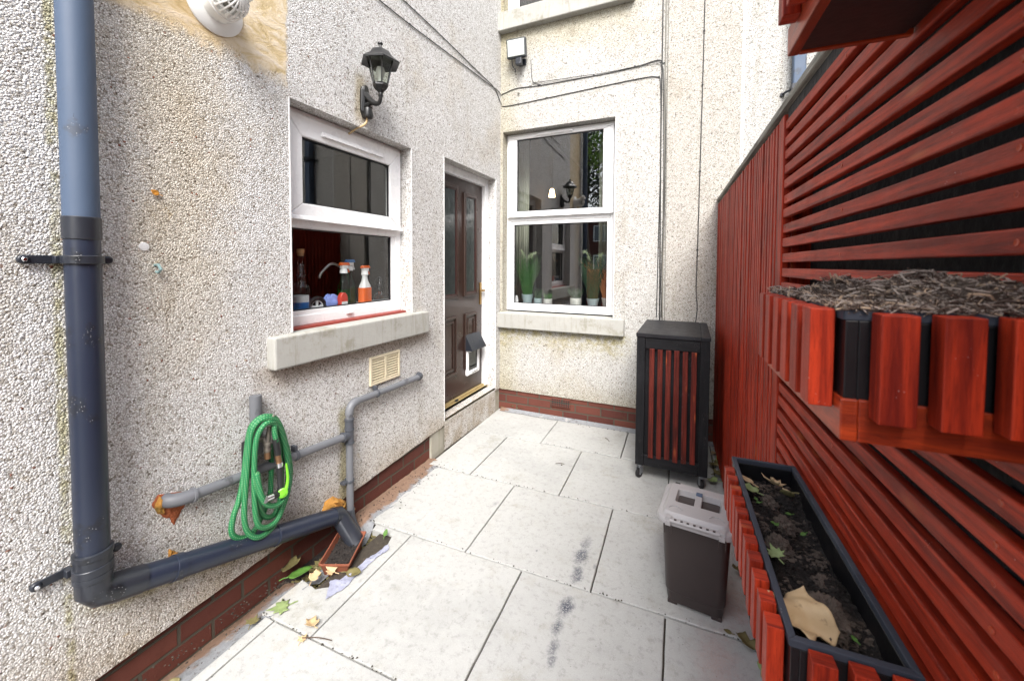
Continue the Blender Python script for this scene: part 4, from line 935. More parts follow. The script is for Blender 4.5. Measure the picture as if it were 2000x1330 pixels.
# twigs are separate pieces
for k, (u0, v0, u1, v1, lb) in enumerate(((590, 1245, 648, 1250, 'thin brown twig lying across the slab joint crossing'), (1085, 905, 1102, 906, 'small dark pebble like twig on the slab before the cabinet'), (1182, 855, 1190, 862, 'short thin twig on the far slab left of the cabinet'))):
    a, b = FL(u0, v0, .006), FL(u1, v1, .008); t_ = MB(); t_.tube(spline([a, a.lerp(b, .5)+Vector((.002, .004, .003)), b], 4), .0017, 6)
    tag(t_.build('twig', 'straw_dark', None), lb, 'twig')
# moss and grit crumbs in the joints, too many to count
m = MB()
for i in range(900):
    r = random.random()
    if r < .40: y = random.choice(rows[3:8]); x = random.uniform(-1.5, .35); X_, Y_ = x*ca-y*sa, x*sa+y*ca
    elif r < .85: Y_ = random.uniform(.35, 2.3); X_ = -1.64+abs(random.gauss(0, .07))
    else: X_ = random.uniform(-1.6, .1); Y_ = 3.39-abs(random.gauss(0, .03))
    if 1.17 < Y_ < 1.58 and X_ < -1.3: continue
    ico(m, (X_+random.gauss(0, .003), Y_+random.gauss(0, .004), .004), random.uniform(.0010, .0042), sq=.5)
tag(m.build('grit', 'joint', None), 'dark grit and crumbs along joints and wall foot', 'grit', kind='stuff')
for (u, v, r) in ((1097, 908, .006),):
    m = MB(); ico(m, FL(u, v, .003), r, sq=.5); tag(m.build('pebble', 'straw_dark', None), 'lone dark pebble on the middle slab', 'pebble')

# small fixings on the long wall
m = MB(); p = LW(303, 524); m.tube([(XL, p.y, p.z+.01), (XL+.02, p.y, p.z+.012), (XL+.026, p.y+.004, p.z-.004), (XL+.016, p.y+.002, p.z-.014), (XL+.006, p.y, p.z-.012)], .0045, 10); tag(m.build('wall_hook', plain('verdigris', (.24, .36, .36), .6, .3), None), 'small pale verdigris hook on the wall right of the downpipe', 'hook')
m = MB(); p = LW(281, 482); m.lathe([(.014, 0), (.013, .004), (.004, .005)], (XL, p.y, p.z), (1, 0, 0), 18); tag(m.build('filler_spot', 'trim', None), 'round white filler spot above the verdigris hook', 'filler')

# ------------------------------------------------------------------ wall lantern
LC = Vector((-1.513, 1.672, 0)); lamp = empty('wall_lantern', 'black six sided coach lantern with clear panes above the left window', 'lamp', (XL, 1.68, 2.26))
def lmp(mb, name, mat, **k): return lp(mb, name, mat, lamp, **k)
m = MB(); m.loft([rrect(0, 0, 0, 1, 1, .3, 4)]*2) if False else None
m = MB()
prof = [(2.345, .010), (2.335, .022), (2.315, .028), (2.24, .030), (2.205, .030), (2.19, .022), (2.170, .012)]
rings = []
for z, hw in prof: rings.append([(XL+dx, 1.682+dy, z) for dx, dy in ((0, -hw), (.012, -hw), (.022, -hw*.55), (.022, hw*.55), (.012, hw), (0, hw))])
m.loft(rings, sm=False); lmp(m, 'back_plate', 'lampblack', bevel=.002)
m = MB(); m.tube(spline([(XL+.015, 1.682, 2.295), (XL+.045, 1.680, 2.265), (XL+.085, 1.677, 2.238), (XL+.115, 1.674, 2.236), (LC.x, LC.y, 2.262), (LC.x, LC.y, 2.295)], 5), .008, 10, rs=[.020-.010*min(1, k/16) for k in range(26)])
m.tube([(XL+.015, 1.682, 2.235), (XL+.05, 1.680, 2.245), (XL+.09, 1.676, 2.238)], .008, 8, rs=[.018, .010, .006]); m.lathe([(.024, 0), (.028, .012), (.022, .05), (.026, .055)], (XL+.028, 1.684, 2.172), n=12); m.lathe([(.010, -.012), (.013, -.006), (.012, .008), (.020, .02)], (LC.x, LC.y, 2.275), n=12); lmp(m, 'arm', 'lampblack')
m = MB(); m.lathe([(.012, 0), (.030, .012), (.040, .028), (.040, .040)], (LC.x, LC.y, 2.290), n=6); lmp(m, 'base_cup', 'lampblack', bevel=.001)
hexp = lambda r, z, k: Vector((LC.x+r*math.cos(R(60*k+20)), LC.y+r*math.sin(R(60*k+20)), z))
m = MB()
for k in range(6):
    m.tube([hexp(.039, 2.326, k), hexp(.068, 2.456, k)], .0035, 6); m.tube([hexp(.039, 2.328, k), hexp(.039, 2.328, k+1)], .003, 6)
lmp(m, 'glazing_bar', 'lampblack')
for k in range(6):
    m = MB(); m.quad(hexp(.0375, 2.330, k), hexp(.0375, 2.330, k+1), hexp(.0665, 2.454, k+1), hexp(.0665, 2.454, k)); lmp(m, 'lantern_pane', 'pane_lamp')
m = MB(); r6 = lambda r, z: [hexp(r, z, k) for k in range(6)]
m.loft([r6(.058, 2.452), r6(.104, 2.434), r6(.105, 2.441), r6(.064, 2.472), r6(.048, 2.498), r6(.024, 2.512), r6(.014, 2.516)], sm=False); m.lathe([(.012, 0), (.008, .010), (.008, .018), (.014, .024), (.013, .030), (.004, .034)], (LC.x, LC.y, 2.514), n=12); lmp(m, 'roof', 'lampblack')
m = MB(); m.lathe([(.012, 0), (.014, .01), (.010, .03), (.018, .05), (.024, .07), (.018, .09), (0, .098)], (LC.x, LC.y, 2.325), n=16); lmp(m, 'bulb', 'white_p')
m = MB(); m.tube(spline([(XL+.02, 1.682, 2.175), (XL+.022, 1.678, 2.150), (XL+.012, 1.664, 2.128), (XL-.02, 1.650, 2.112), (XL-.07, 1.640, 2.085)], 5), .0055, 8); lmp(m, 'flex', 'cream_cable')

# ------------------------------------------------------------------ floodlight
fd = empty('floodlight', 'grey security floodlight with motion sensor under the upstairs sill', 'floodlight', (-1.45, YB, 3.28), (0, 0, R(4)))
T4 = Matrix.Rotation(R(9), 4, 'X')
m = MB(); m.box((0, -.085, .02), (.180, .045, .160), T4, taper=None); m.box((0, -.055, .02), (.13, .035, .11), T4); m.build('housing', 'flood', fd, bevel=.008)
m = MB(); m.box(Vector((0, -.085, .02))+T4@Vector((0, -.0235, 0)), (.154, .004, .134), T4); m.build('glass', 'flood_glass', fd, bevel=.002)
m = MB(); m.box((0, -.03, .02), (.04, .06, .03)); m.build('bracket', 'soil_black', fd, bevel=.003); m = MB(); m.box((0.03, -.012, -.075), (.07, .024, .05)); m.tube([(0, -.08, -.055), (0, -.07, -.085), (.02, -.03, -.08)], .008, 8); m.build('sensor_mount', 'soil_black', fd, bevel=.003)
m = MB(); m.tube(spline([(-.05, -.07, -.055), (-.055, -.04, -.10), (-.03, -.03, -.14), (-.035, -.02, -.155)], 4), .004, 8); m.build('sensor_flex', 'soil_black', fd)
m = MB(); m.box((.02, -.075, -.095), (.055, .05, .055)); m.box((.02, -.095, -.122), (.045, .035, .02)); m.build('sensor', 'soil_black', fd, bevel=.006)

# ------------------------------------------------------------------ cables
def cable(pts, label, mat='cable', r=.0032, name='cable', n=6):
    m = MB(); m.tube(spline(pts, n), r, 8)
    o = m.build(name, mat, None); tag(o, label, 'cable'); return o
def cwall(L, off=.005): return [LW(u, v, XL+off) for u, v in L]
def cback(L, off=.005): return [BW(u, v, YB-off) for u, v in L]
def clips(o, pts, mat='cable'):
    for p in pts:
        m = MB(); m.box(p, (.014, .014, .010)); m.build('cable_clip', mat, o, bevel=.002)
top1 = LW(740, 0)
o = cable([Vector((XL+.005, 1.50, 2.86)), Vector((XL+.005, 1.66, 2.873))]+cwall([(740, 0), (800, 48), (865, 97), (912, 132), (948, 160), (972, 177)])+[Vector((XL+.008, YB-.008, 2.955))]+cback([(985, 183), (1010, 173), (1052, 168), (1130, 154), (1200, 141), (1255, 127), (1285, 118), (1295, 124), (1300, 150), (1298, 400), (1291, 620)]), 'upper black cable from the long wall round the corner to the bundle')
clips(o, [LW(800, 48), BW(1052, 168), BW(1160, 148), BW(1240, 130), BW(1292, 122)])
o = cable([Vector((XL+.005, 1.75, 3.0)), Vector((XL+.005, 1.9, 3.0))]+cwall([(787, 0), (830, 40), (880, 88), (935, 142), (965, 172)])+[Vector((XL+.008, YB-.008, 2.875))]+cback([(988, 208), (1050, 196), (1120, 181), (1200, 164), (1255, 153), (1282, 151), (1290, 165), (1291, 300), (1288, 400), (1282, 620)]), 'lower black cable running above the tall window to the bundle')
clips(o, [LW(935, 142), BW(1067, 192), BW(1163, 172), BW(1287, 152)])
cable(cback([(1037, 117), (1038, 140), (1041, 160), (1056, 166)], .005), 'short black cable dropping to the upper run beside the floodlight', r=.0028)
cable(cback([(1040, 163), (1130, 150), (1180, 143), (1240, 131), (1283, 122), (1292, 130), (1296, 160), (1296, 400), (1288, 620)], .009), 'black cable close beside the upper run above the tall window', r=.0026)
zt = 5.3
cable([(-.232, YB-.005, zt), (-.229, YB-.005, 3.2), (-.228, YB-.006, 2.4), (-.212, YB-.005, .80)], 'thick dark cable left in the vertical bundle above the cabinet', r=.0045)
cable([(-.205, YB-.005, zt), (-.204, YB-.005, 3.0), (-.200, YB-.005, 2.0), (-.193, YB-.005, .80)], 'grey cable right in the vertical bundle above the cabinet', 'cable_grey', r=.0050)
cable([(-.186, YB-.005, zt), (-.187, YB-.005, 3.0), (-.182, YB-.005, 2.0), (-.176, YB-.005, .80)], 'thin grey cable at the right edge of the bundle', 'cable_grey', r=.0030)
o = cable([(.068, YB-.005, zt), (.066, YB-.005, 3.2), (.060, YB-.005, 2.4), (.053, YB-.005, 1.6), (.048, YB-.005, 1.2), (.058, YB-.006, 1.05), (.045, YB-.005, .9)], 'single black cable dropping behind the right side of the cabinet', r=.0032)
clips(o, [Vector((.066, YB-.005, 3.15)), Vector((.062, YB-.005, 2.75)), Vector((.058, YB-.005, 2.1)), Vector((.05, YB-.005, 1.5))])
m = MB(); p = BW(1013, 183); m.lathe([(.010, 0), (.010, .014), (.005, .016)], (p.x, YB, p.z), (0, -1, 0), 12); tag(m.build('wall_plug', 'cable_grey', None), 'grey wall plug under the upper cable near the corner', 'plug')
# downpipe beyond the fence
bp = empty('rainwater_pipe', 'square blue grey downpipe on the end wall beyond the fence', 'pipe', (.66, YB, 0))
m = MB(); m.box((0, -.05, 2.9), (.075, .065, 5.0)); m.build('pipe', 'soil_upper', bp, bevel=.008)
m = MB(); m.box((0, -.046, 2.60), (.088, .082, .06)); m.tube([(-.036, -.06, 2.60), (-.07, -.03, 2.595), (-.085, -.012, 2.59)], .008, 8); m.lathe([(.014, 0), (.014, .012)], (-.085, 0, 2.59), (0, -1, 0), 14); m.build('bracket', 'soil_black', bp, bevel=.002)

# ------------------------------------------------------------------ fence (battens face the yard at local x = 0, the fence runs along local +y)
FA = math.atan(.0385); FX0 = .187+3.42*.0385
fence = empty('slatted_fence', 'red stained slatted fence with grey capping along the right side', 'fence', (FX0, 0, 0), (0, 0, FA))
SP = 1.478      # where the upright battens start
def jb(mb, lo, hi, j=.0012):
    c = [(a+b)/2+random.uniform(-j, j) for a, b in zip(lo, hi)]; mb.box(c, [b-a for a, b in zip(lo, hi)], Matrix.Rotation(random.uniform(-.0012, .0012), 4, 'X'))
m = MB(); z = 1.822
while z > .05:
    jb(m, (0.0, -3.1, z-.0268), (.017, SP, z), .001); z -= .0447
m.build('batten_panel', 'red', fence, bevel=.0025)
m = MB(); z = 1.822
while z > .05:
    for yy in (SP-.028, 1.02, .57, .12):
        m.lathe([(.0042, 0), (.0036, .0012), (.0012, .0006)], (.0003, yy+random.uniform(-.006, .006), z-.014+random.uniform(-.004, .004)), (-1, 0, 0), 8)
    z -= .0447
o = m.build('screw_head', 'red_board', fence); o['kind'] = 'stuff'
m = MB(); y = SP+.052
while y < 3.37:
    wd = .0275; jb(m, (-.001-random.random()*.003, y, .03), (.019, y+wd, 1.845), .0012); y += .0425+random.uniform(-.003, .003)
m.build('batten_panel', 'red_v', fence, bevel=.0022)
m = MB(); m.box((.0195, SP+.04, .02), (.032, 3.40, 1.85), lo_hi=True); m.build('backing_board', 'red_v', fence)
m = MB(); m.box((.022, SP-.008, .02), (.075, SP+.048, 1.848), lo_hi=True); m.box((-.004, SP+.0015, .02), (.0215, SP+.046, 1.846), lo_hi=True); m.build('post', 'red_v', fence, bevel=.003)
for yy in (.55, -.6, -1.8): m = MB(); m.box((.022, yy, .02), (.07, yy+.05, 1.86), lo_hi=True); m.build('post', 'felt', fence, bevel=.003)
m = MB(); m.box((.072, -3.1, .0), (.085, 3.39, 1.862), lo_hi=True); m.build('felt_backing', 'felt', fence)
m = MB(); m.box((.004, -3.1, 1.828), (.071, SP-.009, 1.858), lo_hi=True); m.build('top_rail', 'felt', fence)
m = MB(); m.box((-.010, -3.1, 1.859), (.105, 3.395, 1.884), lo_hi=True, ); m.build('capping', 'cap', fence, bevel=.004)

# ------------------------------------------------------------------ planters
def planter(s0, s1, zt, label, depth=.150, h=.137, pitch=.0485):
    L = s1-s0; o = empty('wall_planter', label, 'planter', (FX0-math.sin(FA)*s0, math.cos(FA)*s0, zt-h), (0, 0, FA), 'red and black planters hung on the fence')
    D = depth; g_ = .002
    m = MB(); tk = .011
    for lo, hi in (((-D, 0, .008), (-D+tk, L, h-.012)), ((-g_-tk, 0, .008), (-g_, L, h-.012)), ((-D+tk, 0, .008), (-g_-tk, tk, h-.012)), ((-D+tk, L-tk, .008), (-g_-tk, L, h-.012)), ((-D+tk, tk, .001), (-g_-tk, L-tk, .012))): m.box(lo, hi, lo_hi=True)
    m.build('box', 'liner', o, bevel=.001)
    m = MB(); r = .0105; q = h-.012
    fr(m, lambda a, b, d: Vector((b, a, d)), 0, L, -D-.002, -g_, r, r, r, r, q, h); m.build('rim', 'rim', o, bevel=.0015)
    m = MB(); th = .0012
    for lo, hi in (((-D-.003, -.003, 0), (-D+.012, L+.003, .044)), ((-D+.012, -.003, 0), (-g_, .009, .044)), ((-D+.012, L-.009, 0), (-g_, L+.003, .044))): m.box(lo, hi, lo_hi=True)
    m.build('skirting_board', 'red_board', o, bevel=.0015)
    m = MB(); W_ = .0290
    n = int((L-.012)/pitch); p0 = .030
    for k in range(n): y = p0+k*pitch; jb(m, (-D-.026, y-W_/2, .028), (-D-.0035, y+W_/2, h-.002), .0008)
    m.build('batten_cladding', 'red', o, bevel=.0014)
    for ya, yb in ((-.0255, -.0035), (L+.0035, L+.0255)):
        m = MB()
        for k in range(3): x = -D+.034+k*.0460; jb(m, (x-W_/2, ya, .028), (x+W_/2, yb, h-.002), .0008)
        m.build('batten_cladding', 'red', o, bevel=.0014)
        return o
p_low = planter(.676, 1.268, .845, 'lowest red and black planter with dark soil beside the brown bin')
p_mid = planter(.522, .850, 1.336, 'middle red and black planter at eye level full of dead roots')
p_top = planter(.30, .775, 1.850, 'highest red and black planter showing its black underside')
# black board closing the underside of the top planter
m = MB(); m.box((-.138, .009, .002), (-.012, .466, .0005), lo_hi=True); 
# soil in the low planter
def atp(pl, v): return pl.location + Matrix.Rotation(FA, 3, 'Z') @ Vector(v)
m = MB(); m2 = MB(); soilgrid(m, -.139, -.013, .012, .58, .082, .038, 60, 220, 5, 11)
for _ in range(3200):
    x, y = random.uniform(-.137, -.016), random.uniform(.016, .575); pz = Vector((x*11+5, y*11, 5)); h = noise.noise(pz)*.6+noise.noise(pz*2.7)*.35+noise.noise(pz*7)*.22
    ico(m2 if (noise.noise(Vector((x*16, y*12, 2)))+random.gauss(0, .25)) > .26 else m, (x, y, .085+.038*h), random.choice([.0010, .0012, .0015, .002, .0028, .0040]), sq=.7, el=random.uniform(.8, 1.8))
o = m.build('planter_soil', 'soil', None, sharp=30); m2.build('soil_crumbs', 'clod', o); o.location = p_low.location; o.rotation_euler = (0, 0, FA); tag(o, 'dark crumbly compost filling the lowest planter', 'soil', kind='stuff')
def clod(v, r, label):
    m = MB(); n1, n2 = 40, 60; rings = []
    for i in range(1, n1):
        a = math.pi*i/n1; ring = []
        for j in range(n2):
            b = 2*math.pi*j/n2; d = Vector((math.sin(a)*math.cos(b), math.sin(a)*math.sin(b)*1.45, math.cos(a)*.75)); k = 1+.45*noise.noise(d*1.7+Vector((r*100, 0, 0)))+.22*noise.noise(d*5)+.16*noise.noise(d*14)+.10*noise.noise(d*30)
            ring.append(d*r*k)
        rings.append(ring)
    m.loft(rings[::-1]); o = m.build('soil_clod', 'clod', None, sharp=30); o.location = atp(p_low, v); tag(o, label, 'clod')
clod((-.068, .118, .096), .027, 'large dry grey clod of compost beside the curled tan leaf')
clod((-.100, .290, .088), .022, 'flat brown clod in the middle of the lowest planter')
clod((-.072, .375, .090), .018, 'rough clod toward the far half of the lowest planter')
clod((-.050, .200, .088), .017, 'small pale clod beside the fence side wall of the lowest planter')
clod((-.085, .455, .092), .016, 'dark clod below the spiky tan leaf in the lowest planter')
clod((-.118, .345, .088), .013, 'small clod against the yard side rim of the lowest planter')
m = MB()
vs = []; N_ = 16
for i in range(N_+1):
    for j in range(N_+1):
        u_, v_ = i/N_-.5, j/N_-.5; fold = 1.1*abs(u_-.12+.25*v_)**1.2-.10-.35*max(0, v_-.2)
        x_ = u_*.072*(1-.2*abs(v_)); y_ = v_*.072*(1+.12*math.sin(u_*9)); z_ = .030*fold+.010*math.sin(v_*7+u_*5)+.004*noise.noise(Vector((u_*6, v_*6, 1)))+.016*(u_*u_+v_*v_)
        vs.append((x_, y_, z_))
m.add(vs, [(i*(N_+1)+j, (i+1)*(N_+1)+j, (i+1)*(N_+1)+j+1, i*(N_+1)+j+1) for i in range(N_) for j in range(N_)], sm=True)
o = m.build('fallen_leaf', 'leaf_tan', None, sharp=80); o.location = atp(p_low, (-.112, .085, .108)); o.rotation_euler = (R(18), R(-12), R(35)); so = o.modifiers.new('t', 'SOLIDIFY'); so.thickness = .001; tag(o, 'big folded tan leaf at the near end of the lowest planter', 'leaf', 'leaves lying in the lowest planter')
GL = 'leaves lying in the lowest planter'
leaf(atp(p_low, (-.070, .515, .118)), .055, 'leaf_tan', 'spiky pale tan leaf at the far end of the lowest planter', 'maple', R(60), (R(10), R(20)), .6, z=0, group=GL)
leaf(atp(p_low, (-.045, .480, .112)), .045, 'leaf_olive', 'olive leaf hanging below the spiky tan leaf', 'oval', R(10), (R(-40), R(30)), .3, z=0, group=GL)
leaf(atp(p_low, (-.125, .520, .110)), .038, 'leaf_tan', 'small tan leaf in the far left corner of the lowest planter', 'oval', R(50), (R(10), R(10)), .4, z=0, group=GL)
leaf(atp(p_low, (-.122, .480, .108)), .036, 'leaf_pale', 'pale green leaf strip by the far left rim of the lowest planter', 'curl', R(60), (R(10), R(0)), .4, z=0, group=GL)
leaf(atp(p_low, (-.122, .235, .112)), .034, 'leaf_pale', 'green and yellow leaf by the left rim halfway along the lowest planter', 'maple', R(20), (R(10), R(-10)), .4, z=0, group=GL)
for k, (a, b) in enumerate(((-.118, .44), (-.115, .425), (-.10, .35), (-.095, .345), (-.06, .40), (-.05, .33), (-.05, .075))):
    leaf(atp(p_low, (a, b, .106)), random.uniform(.010, .016), 'leaf_green', 'tiny green leaf scrap on the compost of the lowest planter', 'oval', random.random()*6, (random.uniform(-.3, .3), 0), .3, z=0, name='leaf_scrap', group='green leaf scraps on the compost')
# dead roots in the middle planter
def roots(pl, L, seedz, label, heap=1.0, N=1500):
    ms = [MB(), MB(), MB()]
    def HH(x, y):
        g = math.exp(-((x+.085)/.035)**2-((y-L*.63)/.040)**2)*.026 + math.exp(-((x+.050)/.05)**2-((y-L*.30)/.050)**2)*.036 + math.exp(-((x+.03)/.045)**2-((y-L*.04)/.040)**2)*.034
        p = Vector((x*26, y*26, seedz)); ed = min(1, (x+.152)/.03, (L+.002-y)/.03, (y+.004)/.02)
        g *= max(0, min(1, (x+.150)/.03, (y-.001)/.022, (L-.001-y)/.03))
        return .134 + g + (.010*noise.noise(p)+.007*abs(noise.noise(p*2.3))+.005*noise.noise(p*5.1))*max(.25, ed)
    base = MB(); vs = []; fs = []; nx, ny = 70, 150
    for i in range(nx+1):
        for j in range(ny+1): x, y = -.150+.146*i/nx, .001+(L-.002)*j/ny; vs.append((x, y, HH(x, y)))
    for i in range(nx):
        for j in range(ny): a = i*(ny+1)+j; fs.append((a, a+ny+1, a+ny+2, a+1))
    base.add(vs, fs, sm=True)
    for _ in range(1500):
        x, y = random.uniform(-.150, -.006), random.uniform(.003, L-.004); ico(base, (x, y, HH(x, y)), random.uniform(.0008, .0032), sq=.6, el=random.uniform(1, 2))
    for q_ in range(N):
        x, y = random.uniform(-.152, -.006), random.uniform(.004, L-.004)
        if q_ % 5 == 0: x, y = random.choice([(random.uniform(-.154, -.136), y), (x, random.uniform(-.002, .018))])
        ln = random.choice([.004, .006, .008, .012, .018, .028]); a = random.random()*6.3; pz = random.gauss(0, .45); d = Vector((math.cos(a)*math.cos(pz), math.sin(a)*math.cos(pz), math.sin(pz)*.7)); s_ = Vector((-d.y, d.x, .5))*random.uniform(-.35, .35)*ln
        p = Vector((x, y, max(.1375, HH(x, y))+random.uniform(-.001, .003))); P = spline([p-d*ln*.5, p+s_, p+d*ln*.5], 2)
        if min(q.x for q in P) < -.158 or max(q.x for q in P) > -.002: continue
        if min(q.y for q in P) < -.008 or max(q.y for q in P) > L+.01: continue
        r_ = random.choice([.0003, .0004, .0004, .0005, .0007, .0011]); ms[random.choice([0, 1, 1, 1, 2, 2, 2, 2])].tube(P, r_, 4)
    root = empty('dead_roots', label, 'dead roots', pl.location, (0, 0, FA)); root['kind'] = 'stuff'
    for k in range(7):
        p = Vector((-.085+random.gauss(0, .012), L*.62+random.gauss(0, .014), .145)); d = Vector((random.gauss(-.25, .25), random.gauss(.2, .25), 1)).normalized(); ms[0].tube([p, p+d*.014, p+d*random.uniform(.016, .030)], .0011, 5)
    base.build('root_bed', 'clod', root)
    for mm, mt, nm in zip(ms, ('straw', 'straw_grey', 'straw_dark'), ('dry_stalks', 'grey_roots', 'dark_roots')): mm.build(nm, mt, root)
roots(p_mid, .328, 3, 'tangle of grey dead roots and stalks heaped in the middle planter', 1.2, 8000)

# ------------------------------------------------------------------ cabinet
CXa, CXb, CYa, CYb, CZ0, CZ1 = -.302, .122, 2.655, 3.345, .088, .947
cb = empty('storage_cabinet', 'tall black cabinet on castors with vertical red slats', 'cabinet', ((CXa+CXb)/2, (CYa+CYb)/2, 0))
def cbb(mb, name, mat, **k): return lp(mb, name, mat, cb, **k)
m = MB(); pw = .052
for x in (CXa, CXb-pw):
    for y in (CYa, CYb-pw): m.box((x, y, CZ0), (x+pw, y+pw, CZ1-.026), lo_hi=True)
for z0, z1 in ((CZ0+.002, CZ0+.072), (CZ1-.098, CZ1-.027)):
    m.box((CXa+pw, CYa+.003, z0), (CXb-pw, CYa+.04, z1), lo_hi=True); m.box((CXa+.003, CYa+pw, z0), (CXa+.04, CYb-pw, z1), lo_hi=True); m.box((CXb-.04, CYa+pw, z0), (CXb-.003, CYb-pw, z1), lo_hi=True)
cbb(m, 'frame', 'black_wood', bevel=.003)
m = MB(); m.box((CXa+pw-.001, CYa+.022, CZ0+.05), (CXb-pw+.001, CYa+.034, CZ1-.05), lo_hi=True); m.box((CXa+.024, CYa+pw-.001, CZ0+.05), (CXa+.034, CYb-pw, CZ1-.05), lo_hi=True); m.box((CXb-.034, CYa+pw-.001, CZ0+.05), (CXb-.024, CYb-pw, CZ1-.05), lo_hi=True); m.box((CXa+.03, CYb-.03, CZ0+.03), (CXb-.03, CYb-.02, CZ1-.03), lo_hi=True); m.box((CXa+.01, CYa+.03, CZ0+.03), (CXb-.01, CYb-.03, CZ0+.045), lo_hi=True)
cbb(m, 'panel', 'black_wood')
m = MB()
for k in range(6): x = CXa+.079+k*.0486; jb(m, (x, CYa-.006, CZ0+.060+.004*((k*7) % 3)), (x+.030, CYa+.016, CZ1-.096-.002*((k*5) % 3)), .0006)
cbb(m, 'slat_front', 'red_dark', bevel=.002)
m = MB()
for k in range(9): y = CYa+.075+k*.062; jb(m, (CXa-.008, y, CZ0+.075), (CXa+.014, y+.030, CZ1-.10), .0006)
cbb(m, 'slat_side', 'red_dark', bevel=.002)
m = MB(); m.box((CXa-.004, CYa-.006, CZ1-.025), (CXb-.048, CYb, CZ1), lo_hi=True); m.box((CXb-.047, CYa-.006, CZ1-.025), (CXb+.004, CYb, CZ1-.0005), lo_hi=True); cbb(m, 'top', 'black_top', bevel=.0025)
def castor(x, y, a):
    c = bpy.data.objects.new('castor', None); COL.objects.link(c); c.parent = cb; c.location = Vector((x, y, 0))-cb.location; c.rotation_euler = (0, 0, a)
    m = MB(); m.box((0, 0, .083), (.044, .044, .006)); m.lathe([(.015, 0), (.017, .010)], (0, 0, .068), n=16); m.box((-.013, .006, .050), (.003, .030, .042)); m.box((.013, .006, .050), (.003, .030, .042)); m.box((0, .006, .070), (.029, .030, .004)); m.build('fork', 'castor', c, bevel=.001)
    m = MB(); m.lathe([(.008, -.009), (.024, -.010), (.0275, -.007), (.0275, .007), (.024, .010), (.008, .009)], (0, .012, .0275), (1, 0, 0), 28); m.build('wheel', 'rubber', c)
    m = MB(); m.lathe([(.010, -.0125), (.010, .0125)], (0, .012, .0275), (1, 0, 0), 14); m.build('axle', 'castor', c)
for x, y, a in ((CXa+.030, CYa+.028, 2.6), (CXb-.030, CYa+.028, .4), (CXa+.030, CYb-.03, 1.2), (CXb-.03, CYb-.03, .5)): castor(x, y, a)

# ------------------------------------------------------------------ brown caddy bin
bn = empty('waste_caddy', 'brown plastic food waste bin with a grey brown locking lid', 'bin', (.050, 1.795, 0), (0, 0, R(-6)))
bn.scale = (1.03, 1.03, 1.03)
def RR(z, w_, d_, r=.03, cy=0): return rrect(0, cy, z, w_, d_, r, 6)
m = MB(); m.loft([RR(.012, .196, .185, .028), RR(.020, .200, .190), RR(.055, .206, .196), RR(.058, .212, .202), RR(.200, .226, .220), RR(.345, .240, .236), RR(.350, .250, .246), RR(.362, .250, .246)], sm=True)
for x in (-.078, .078):
    for y in (-.072, .072): m.box((x, y, .008), (.036, .036, .016))
m.build('body', 'bin_body', bn, bevel=.003, sharp=50)
LD = .286; LWd = .272; ZL = .362
m = MB()
m.loft([RR(ZL-.016, LWd, LD, .040), RR(ZL+.002, LWd+.002, LD+.002, .041), RR(ZL+.008, LWd-.006, LD-.006, .038), RR(ZL+.010, LWd-.034, LD-.034, .030), RR(ZL+.020, LWd-.044, LD-.044, .028), RR(ZL+.024, LWd-.056, LD-.056, .024)], cap0=True, cap1=False)
hx, hy0, hy1 = .082, -.035, .068       # recess for the handle
top = RR(ZL+.024, LWd-.056, LD-.056, .024); inn = rrect(0, (hy0+hy1)/2, ZL+.024, 2*hx, hy1-hy0, .010, 6); inl = rrect(0, (hy0+hy1)/2, ZL-.004, 2*hx-.012, hy1-hy0-.012, .008, 6)
m.loft([top, inn, inl], cap0=False, cap1=True, sm=False)
m.build('lid', 'bin_lid', bn, bevel=.0016, sharp=40)
m = MB(); m.box((0, (hy0+hy1)/2, ZL+.017), (.026, hy1-hy0+.002, .012)); m.build('lid_handle', 'bin_lid', bn, bevel=.004)
m = MB(); m.box((0, hy1-.010, ZL+.026), (.024, .020, .008)); m.build('latch', 'soil_upper', bn, bevel=.002)
m = MB(); m.tube([(-.086, -.143, ZL+.004), (.086, -.143, ZL+.004)], .0075, 12); 
for x in (-.092, .092): m.box((x, -.128, ZL+.008), (.022, .034, .014)); m.box((x, -.147, ZL-.006), (.020, .008, .018))
for x in (-.072, .072):
    a_ = [(x+.024*math.cos(t_), -.092+.020*math.sin(t_), ZL+.0255) for t_ in [math.pi*k/12 for k in range(13)]]; m.tube(a_, .0022, 6)
m.build('hinge', 'bin_lid', bn, bevel=.002)
for k in range(7): m = MB(); m.box((-.066+k*.022, -.1445, ZL+.0125), (.009, .008, .003)); m.build('slot', 'bin_body', bn, bevel=.0008)
for x in (-.104, -.082, .082, .104): m = MB(); m.box((x, -.143, ZL-.030), (.004, .010, .036)); m.build('hinge_rib', 'bin_body', bn, bevel=.0008)
m = MB(); m.box((0, -.122, ZL-.022), (.022, .008, .010)); m.build('front_notch', 'dark', bn)
m = MB(); m.box((-.09, .112, ZL+.020), (.02, .008, .010)); m.build('rear_notch', 'dark', bn)
m = MB(); m.box((0, .104, ZL+.0215), (.18, .003, .004)); m.build('lid_groove', 'bin_body', bn)

